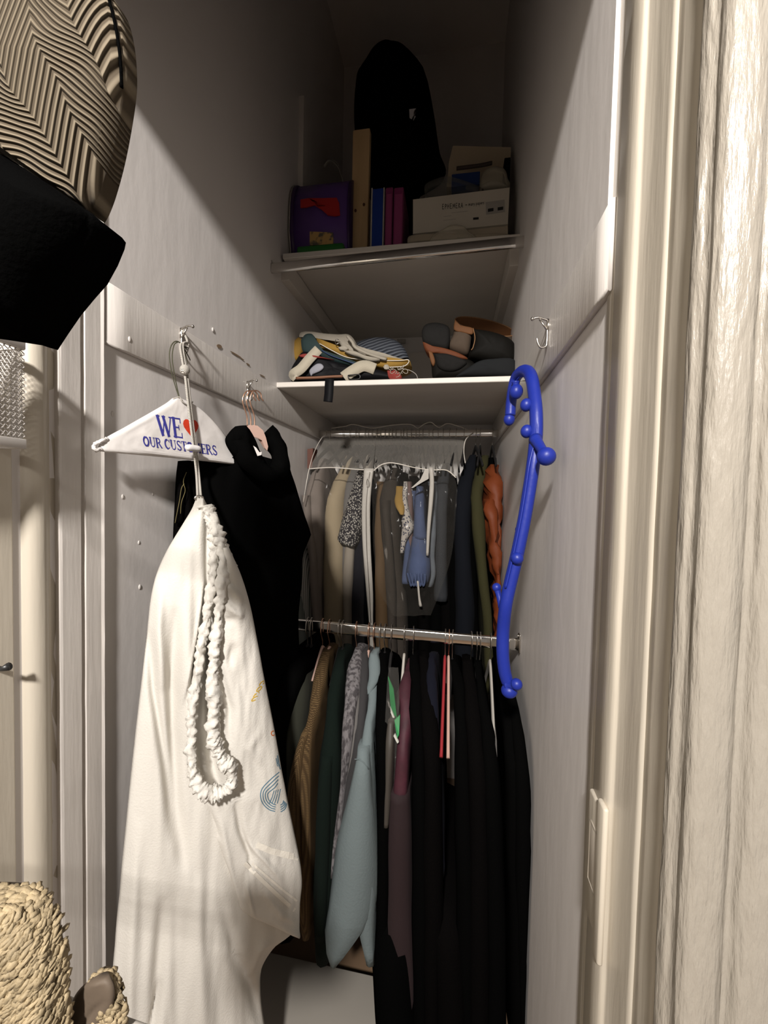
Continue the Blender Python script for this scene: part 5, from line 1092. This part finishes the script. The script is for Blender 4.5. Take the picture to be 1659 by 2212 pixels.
# ================================================================ DOOR SIDE: HATS, MESH BASKET, STRAW
M_herr = patmat('tan_zigzag_weave', 'herring', (.070, .053, .034), (.175, .143, .10), 950, .8, .9, (1, 1, 1), (0, .35, 0), .25, .7)
YH = .26
ht = thing('woven_hat', at(90, 250, Y=YH), 'tan hat with zigzag ribbed weave and black edge at the top of the open door', 'hat')
PH = (Vector((0, YH, 1.9)), Vector((0, -1, 0)))
def hatrows(): return [(-70, -150, 120), (-50, -155, 180), (-25, -158, 226), (0,  -160, 246), (60,  -160, 262), (130,  -160, 268), (180,  -160, 266), (260,  -160, 254), (330,  -160, 240), (400,  -160, 221), (440,  -160, 206), (458,  -160, 196)]
def hat_panel():
    bm = bmn(); rows = hatrows(); nv, nu = 60, 50; F = []; B = []
    for j in range(nv + 1):
        y = -70 + (528) * j / nv; xl_, xr_ = interp(rows, y); f = []; bk = []
        cut = 325 + (xr_ - 0) * .68
        for i in range(nu + 1):
            u = i / nu; x = xl_ + (xr_ - xl_) * u
            yy = y
            if y > 325: yy = min(y, 325 + max(0, x) * .68 + min(0, x) * .3) if x < xr_ else y
            e = max(0, 1 - (2 * u - 1) ** 2) ** .5
            p = at(x, yy, Y=YH); f.append(bm.verts.new(p + Vector((0, -.03 * e * (1 - .4 * abs(j / nv - .5)), 0)))); bk.append(bm.verts.new(p + Vector((0, .012, 0))))
        F.append(f); B.append(bk)
    for j in range(nv):
        for i in range(nu):
            bm.faces.new((F[j][i], F[j][i + 1], F[j + 1][i + 1], F[j + 1][i])); bm.faces.new((B[j][i], B[j + 1][i], B[j + 1][i + 1], B[j][i + 1]))
    for j in range(nv):
        bm.faces.new((F[j][0], F[j + 1][0], B[j + 1][0], B[j][0])); bm.faces.new((F[j][nu], B[j][nu], B[j + 1][nu], F[j + 1][nu]))
    for i in range(nu):
        bm.faces.new((F[0][i], B[0][i], B[0][i + 1], F[0][i + 1])); bm.faces.new((F[nv][i], F[nv][i + 1], B[nv][i + 1], B[nv][i]))
    bmesh.ops.dissolve_degenerate(bm, dist=1e-5, edges=bm.edges)
    return bm
hc = obj('crown', hat_panel(), M_herr, ht)
BH = bvh_of([hc])
def on_hat(x, y):
    r = ray(x, y).normalized(); h, n, i, d = BH.ray_cast(EYE, r)
    return (h if h is not None else at(x, y, Y=YH - .01)) - r * .0006
bm = bmn(); tube(bm, [on_hat(p.x, p.y) for p in smooth_path([Vector((x, y, 0)) for x, y in ((226, -30), (238, 10), (250, 60), (259, 120), (263, 190))], 6)], .0011, 8); obj('edge_trim', bm, M_black, ht, label='black edge trim')
hb2 = thing('black_hat', at(90, 560, Y=YH), 'black felt hat hanging below the tan woven hat on the open door', 'hat')
PK2 = (Vector((0, YH - .02, 1.8)), Vector((0, -1, 0)))
def bh():
    bm = bmn(); pts = [(-160, 262), (-80, 292), (0, 328), (100, 395), (186, 452), (195, 464), (192, 480), (176, 520), (152, 565), (122, 600), (90, 640), (60, 685), (36, 723), (18, 718), (0, 712), (-80, 700), (-160, 690)]
    fr = [bm.verts.new(at(x, y, Y=YH - .02)) for x, y in pts]; bk = [bm.verts.new(at(x, y, Y=YH - .02) + Vector((0, .03, 0))) for x, y in pts]
    md = [bm.verts.new(at(-20 + (x + 20) * .72, 520 + (y - 520) * .72, Y=YH - .02) + Vector((0, -.03, 0))) for x, y in pts]; L = len(pts)
    for k in range(L):
        j = (k + 1) % L; bm.faces.new((fr[k], fr[j], md[j], md[k])); bm.faces.new((fr[j], fr[k], bk[k], bk[j]))
    bm.faces.new(md); bm.faces.new(bk[::-1])
    bmesh.ops.bevel(bm, geom=[e for e in bm.edges if e.verts[0] in fr and e.verts[1] in fr], offset=.004, segments=3, affect='EDGES')
    return bm
obj('crown', bh(), M_black, hb2)
hr_ = thing('hat_rack', Vector((-.664, YH + .04, 1.74)), 'white wire rack arm on the open door holding the hats', 'rack')
bm = bmn(); tube(bm, [Vector((-.664, YH + .03, 1.80)), Vector((-.50, YH + .03, 1.80)), Vector((-.32, YH + .015, 1.79))], .003, 8); tube(bm, [Vector((-.664, YH + .03, 1.70)), Vector((-.32, YH + .012, 1.70))], .003, 8); obj('arm', bm, M_vwhite, hr_)
# white wire mesh basket on the door
bk = thing('mesh_basket', Vector((-.63, .40, 1.62)), 'white expanded-metal mesh basket hanging on the open door', 'basket')
xb = -.618; yb1 = at(52, 850, X=xb).y; zt1, zb1 = at(52, 752, X=xb).z, at(52, 955, X=xb).z
M_wm = mat('white_metal', (.60, .57, .54), .4)
obj('rim', boxb(xb - .004, xb + .004, .10, yb1, zt1 - .003, zt1 + .012, bev=.001), M_wm, bk); obj('base_rail', boxb(xb - .004, xb + .004, .10, yb1, zb1 - .010, zb1 + .004, bev=.001), M_wm, bk)
obj('end_rim', boxb(-.664, xb, yb1 - .004, yb1 + .002, zt1 - .003, zt1 + .012, bev=.001), M_wm, bk); obj('end_base', boxb(-.664, xb, yb1 - .004, yb1 + .002, zb1 - .010, zb1 + .004, bev=.001), M_wm, bk)
bm = bmn(); H = zt1 - zb1; pit = .0072
ny = int((yb1 - .25) / pit); nz = int(H / (pit * .62))
for a in range(nz):
    z = zb1 + H * (a + .5) / nz
    pts = [Vector((xb + .0012 * (-1) ** k, yb1 - k * pit / 2, z + (.5 if (k + a) % 2 else -.5) * H / nz * .92)) for k in range(2 * ny)]
    tube(bm, pts, .0009, 4)
obj('mesh_side', bm, M_wm, bk, kind='stuff')
bm = bmn()
for a in range(nz):
    z = zb1 + H * (a + .5) / nz
    tube(bm, [Vector((-.664 + k * .0036, yb1 - .001, z + (.5 if (k + a) % 2 else -.5) * H / nz * .92)) for k in range(13)], .0009, 4)
obj('mesh_end', bm, M_wm, bk, kind='stuff')
# straw weave: chunky raffia
M_straw = mat('raffia_straw', (.30, .235, .14), .7, .5, 240, var=.35, vscale=80); M_straw2 = mat('raffia_base', (.10, .07, .035), .9)
def tufts(bvh, box_, n_rows, n_cols, ang, seed, size, keep=None):
    """short thick raffia strands lying over a woven body"""
    bm = bmn(); x0, x1, y0, y1 = box_; rnd = random.Random(seed)
    for j in range(n_rows):
        for i in range(n_cols):
            x = x0 + (x1 - x0) * (i + .5 * (j % 2) + rnd.uniform(-.3, .3)) / n_cols; y = y0 + (y1 - y0) * (j + rnd.uniform(-.3, .3)) / n_rows
            if keep and not keep(x, y): continue
            r = ray(x, y).normalized(); c, n, fi, d = bvh.ray_cast(EYE, r)
            if c is None: continue
            if n.dot(r) > 0: n = -n
            a = ang + rnd.uniform(-.55, .55) + .25 * math.sin(x * .05); L = size * rnd.uniform(.7, 1.4)
            dv = Vector((math.cos(a), 0, math.sin(a))); dv = (dv - n * dv.dot(n)).normalized(); wv = rnd.uniform(.24, .46) * size; lift = rnd.uniform(0, .0014)
            side = dv.cross(n).normalized() * rnd.uniform(-.25, .25) * size
            pts = [c - dv * L * .55 - n * .0012, c - dv * L * .2 + n * (.0006 + lift) + side * .6, c + dv * L * .2 + n * (.0007 + lift) + side, c + dv * L * .55 - n * .0012 + side * .3]
            tube(bm, pts, [wv * .3, wv, wv * .85, wv * .15], 6, .55)
    return bm
sb = thing('straw_hat', at(40, 2100, Y=.24), 'chunky raffia woven hat low on the open door at the left edge', 'hat')
wo = obj('woven_crown', panel([(1921, -85, 62), (1930, -90, 84), (1950, -92, 102), (1985, -92, 122), (2050, -92, 138), (2140, -92, 146), (2212, -92, 150), (2420, -92, 152)], (Vector((0, .24, 1.0)), Vector((0, -1, 0))) , .028, 26, 50, .003, 20, seed=2, power=.3), M_straw2, sb)
obj('raffia_strands', tufts(bvh_of([wo]), (-90, 160, 1918, 2290), 44, 24, .85, 3, .0080), M_straw, sb, kind='stuff')
sb2 = thing('straw_slipper', at(215, 2180, Y=.26), 'raffia woven slipper with a smooth brown lining beside the straw hat', 'slipper')
wr = obj('woven_rim', panel([(2104, 206, 236), (2112, 196, 246), (2135, 185, 258), (2170, 175, 266), (2212, 170, 269), (2440, 168, 266)], (Vector((0, .26, 1.0)), Vector((0, -1, 0))), .007, 16, 30, .002, 20, seed=5), M_straw2, sb2)
obj('raffia_strands', tufts(bvh_of([wr]), (165, 275, 2100, 2290), 30, 12, 1.9, 7, .0064, keep=lambda x, y: x > 238 - max(0, y - 2150) * .55 or y < 2122), M_straw, sb2, kind='stuff')
obj('lining', panel([(2112, 206, 232), (2120, 190, 240), (2132, 176, 246), (2150, 162, 248), (2175, 153, 243), (2200, 150, 226), (2225, 150, 212), (2260, 149, 196), (2310, 149, 180)], (Vector((0, .254, 1.0)), Vector((0, -1, 0))), .004, 16, 26, .0015, 40, [([(235, 2150), (205, 2180), (180, 2215)], -.002, 6)], .004, .5), mat('brown_lining', (.11, .082, .058), .7, .2, 60), sb2, label='smooth brown lining')

hr2 = thing('slipper_rack', Vector((-.664, .28, 1.12)), 'white wire rack arm low on the open door behind the straw hat', 'rack')
bm = bmn(); tube(bm, [Vector((-.664, .28, 1.18)), Vector((-.45, .262, 1.18)), Vector((-.32, .256, 1.18))], .003, 8); tube(bm, [Vector((-.664, .285, 1.13)), Vector((-.40, .275, 1.13)), Vector((-.18, .264, 1.13))], .003, 8); obj('arm', bm, M_vwhite, hr2)

# ================================================================ FLOOR
fb = thing('storage_bin', Vector((-.3, 1.28, 0)), 'white low storage bin on the floor below the hanging clothes', 'bin')
zt3 = .085
ya = at(590, 2052, Z=zt3).y; yb_ = at(800, 2112, Z=zt3).y; ym = (ya + yb_) / 2
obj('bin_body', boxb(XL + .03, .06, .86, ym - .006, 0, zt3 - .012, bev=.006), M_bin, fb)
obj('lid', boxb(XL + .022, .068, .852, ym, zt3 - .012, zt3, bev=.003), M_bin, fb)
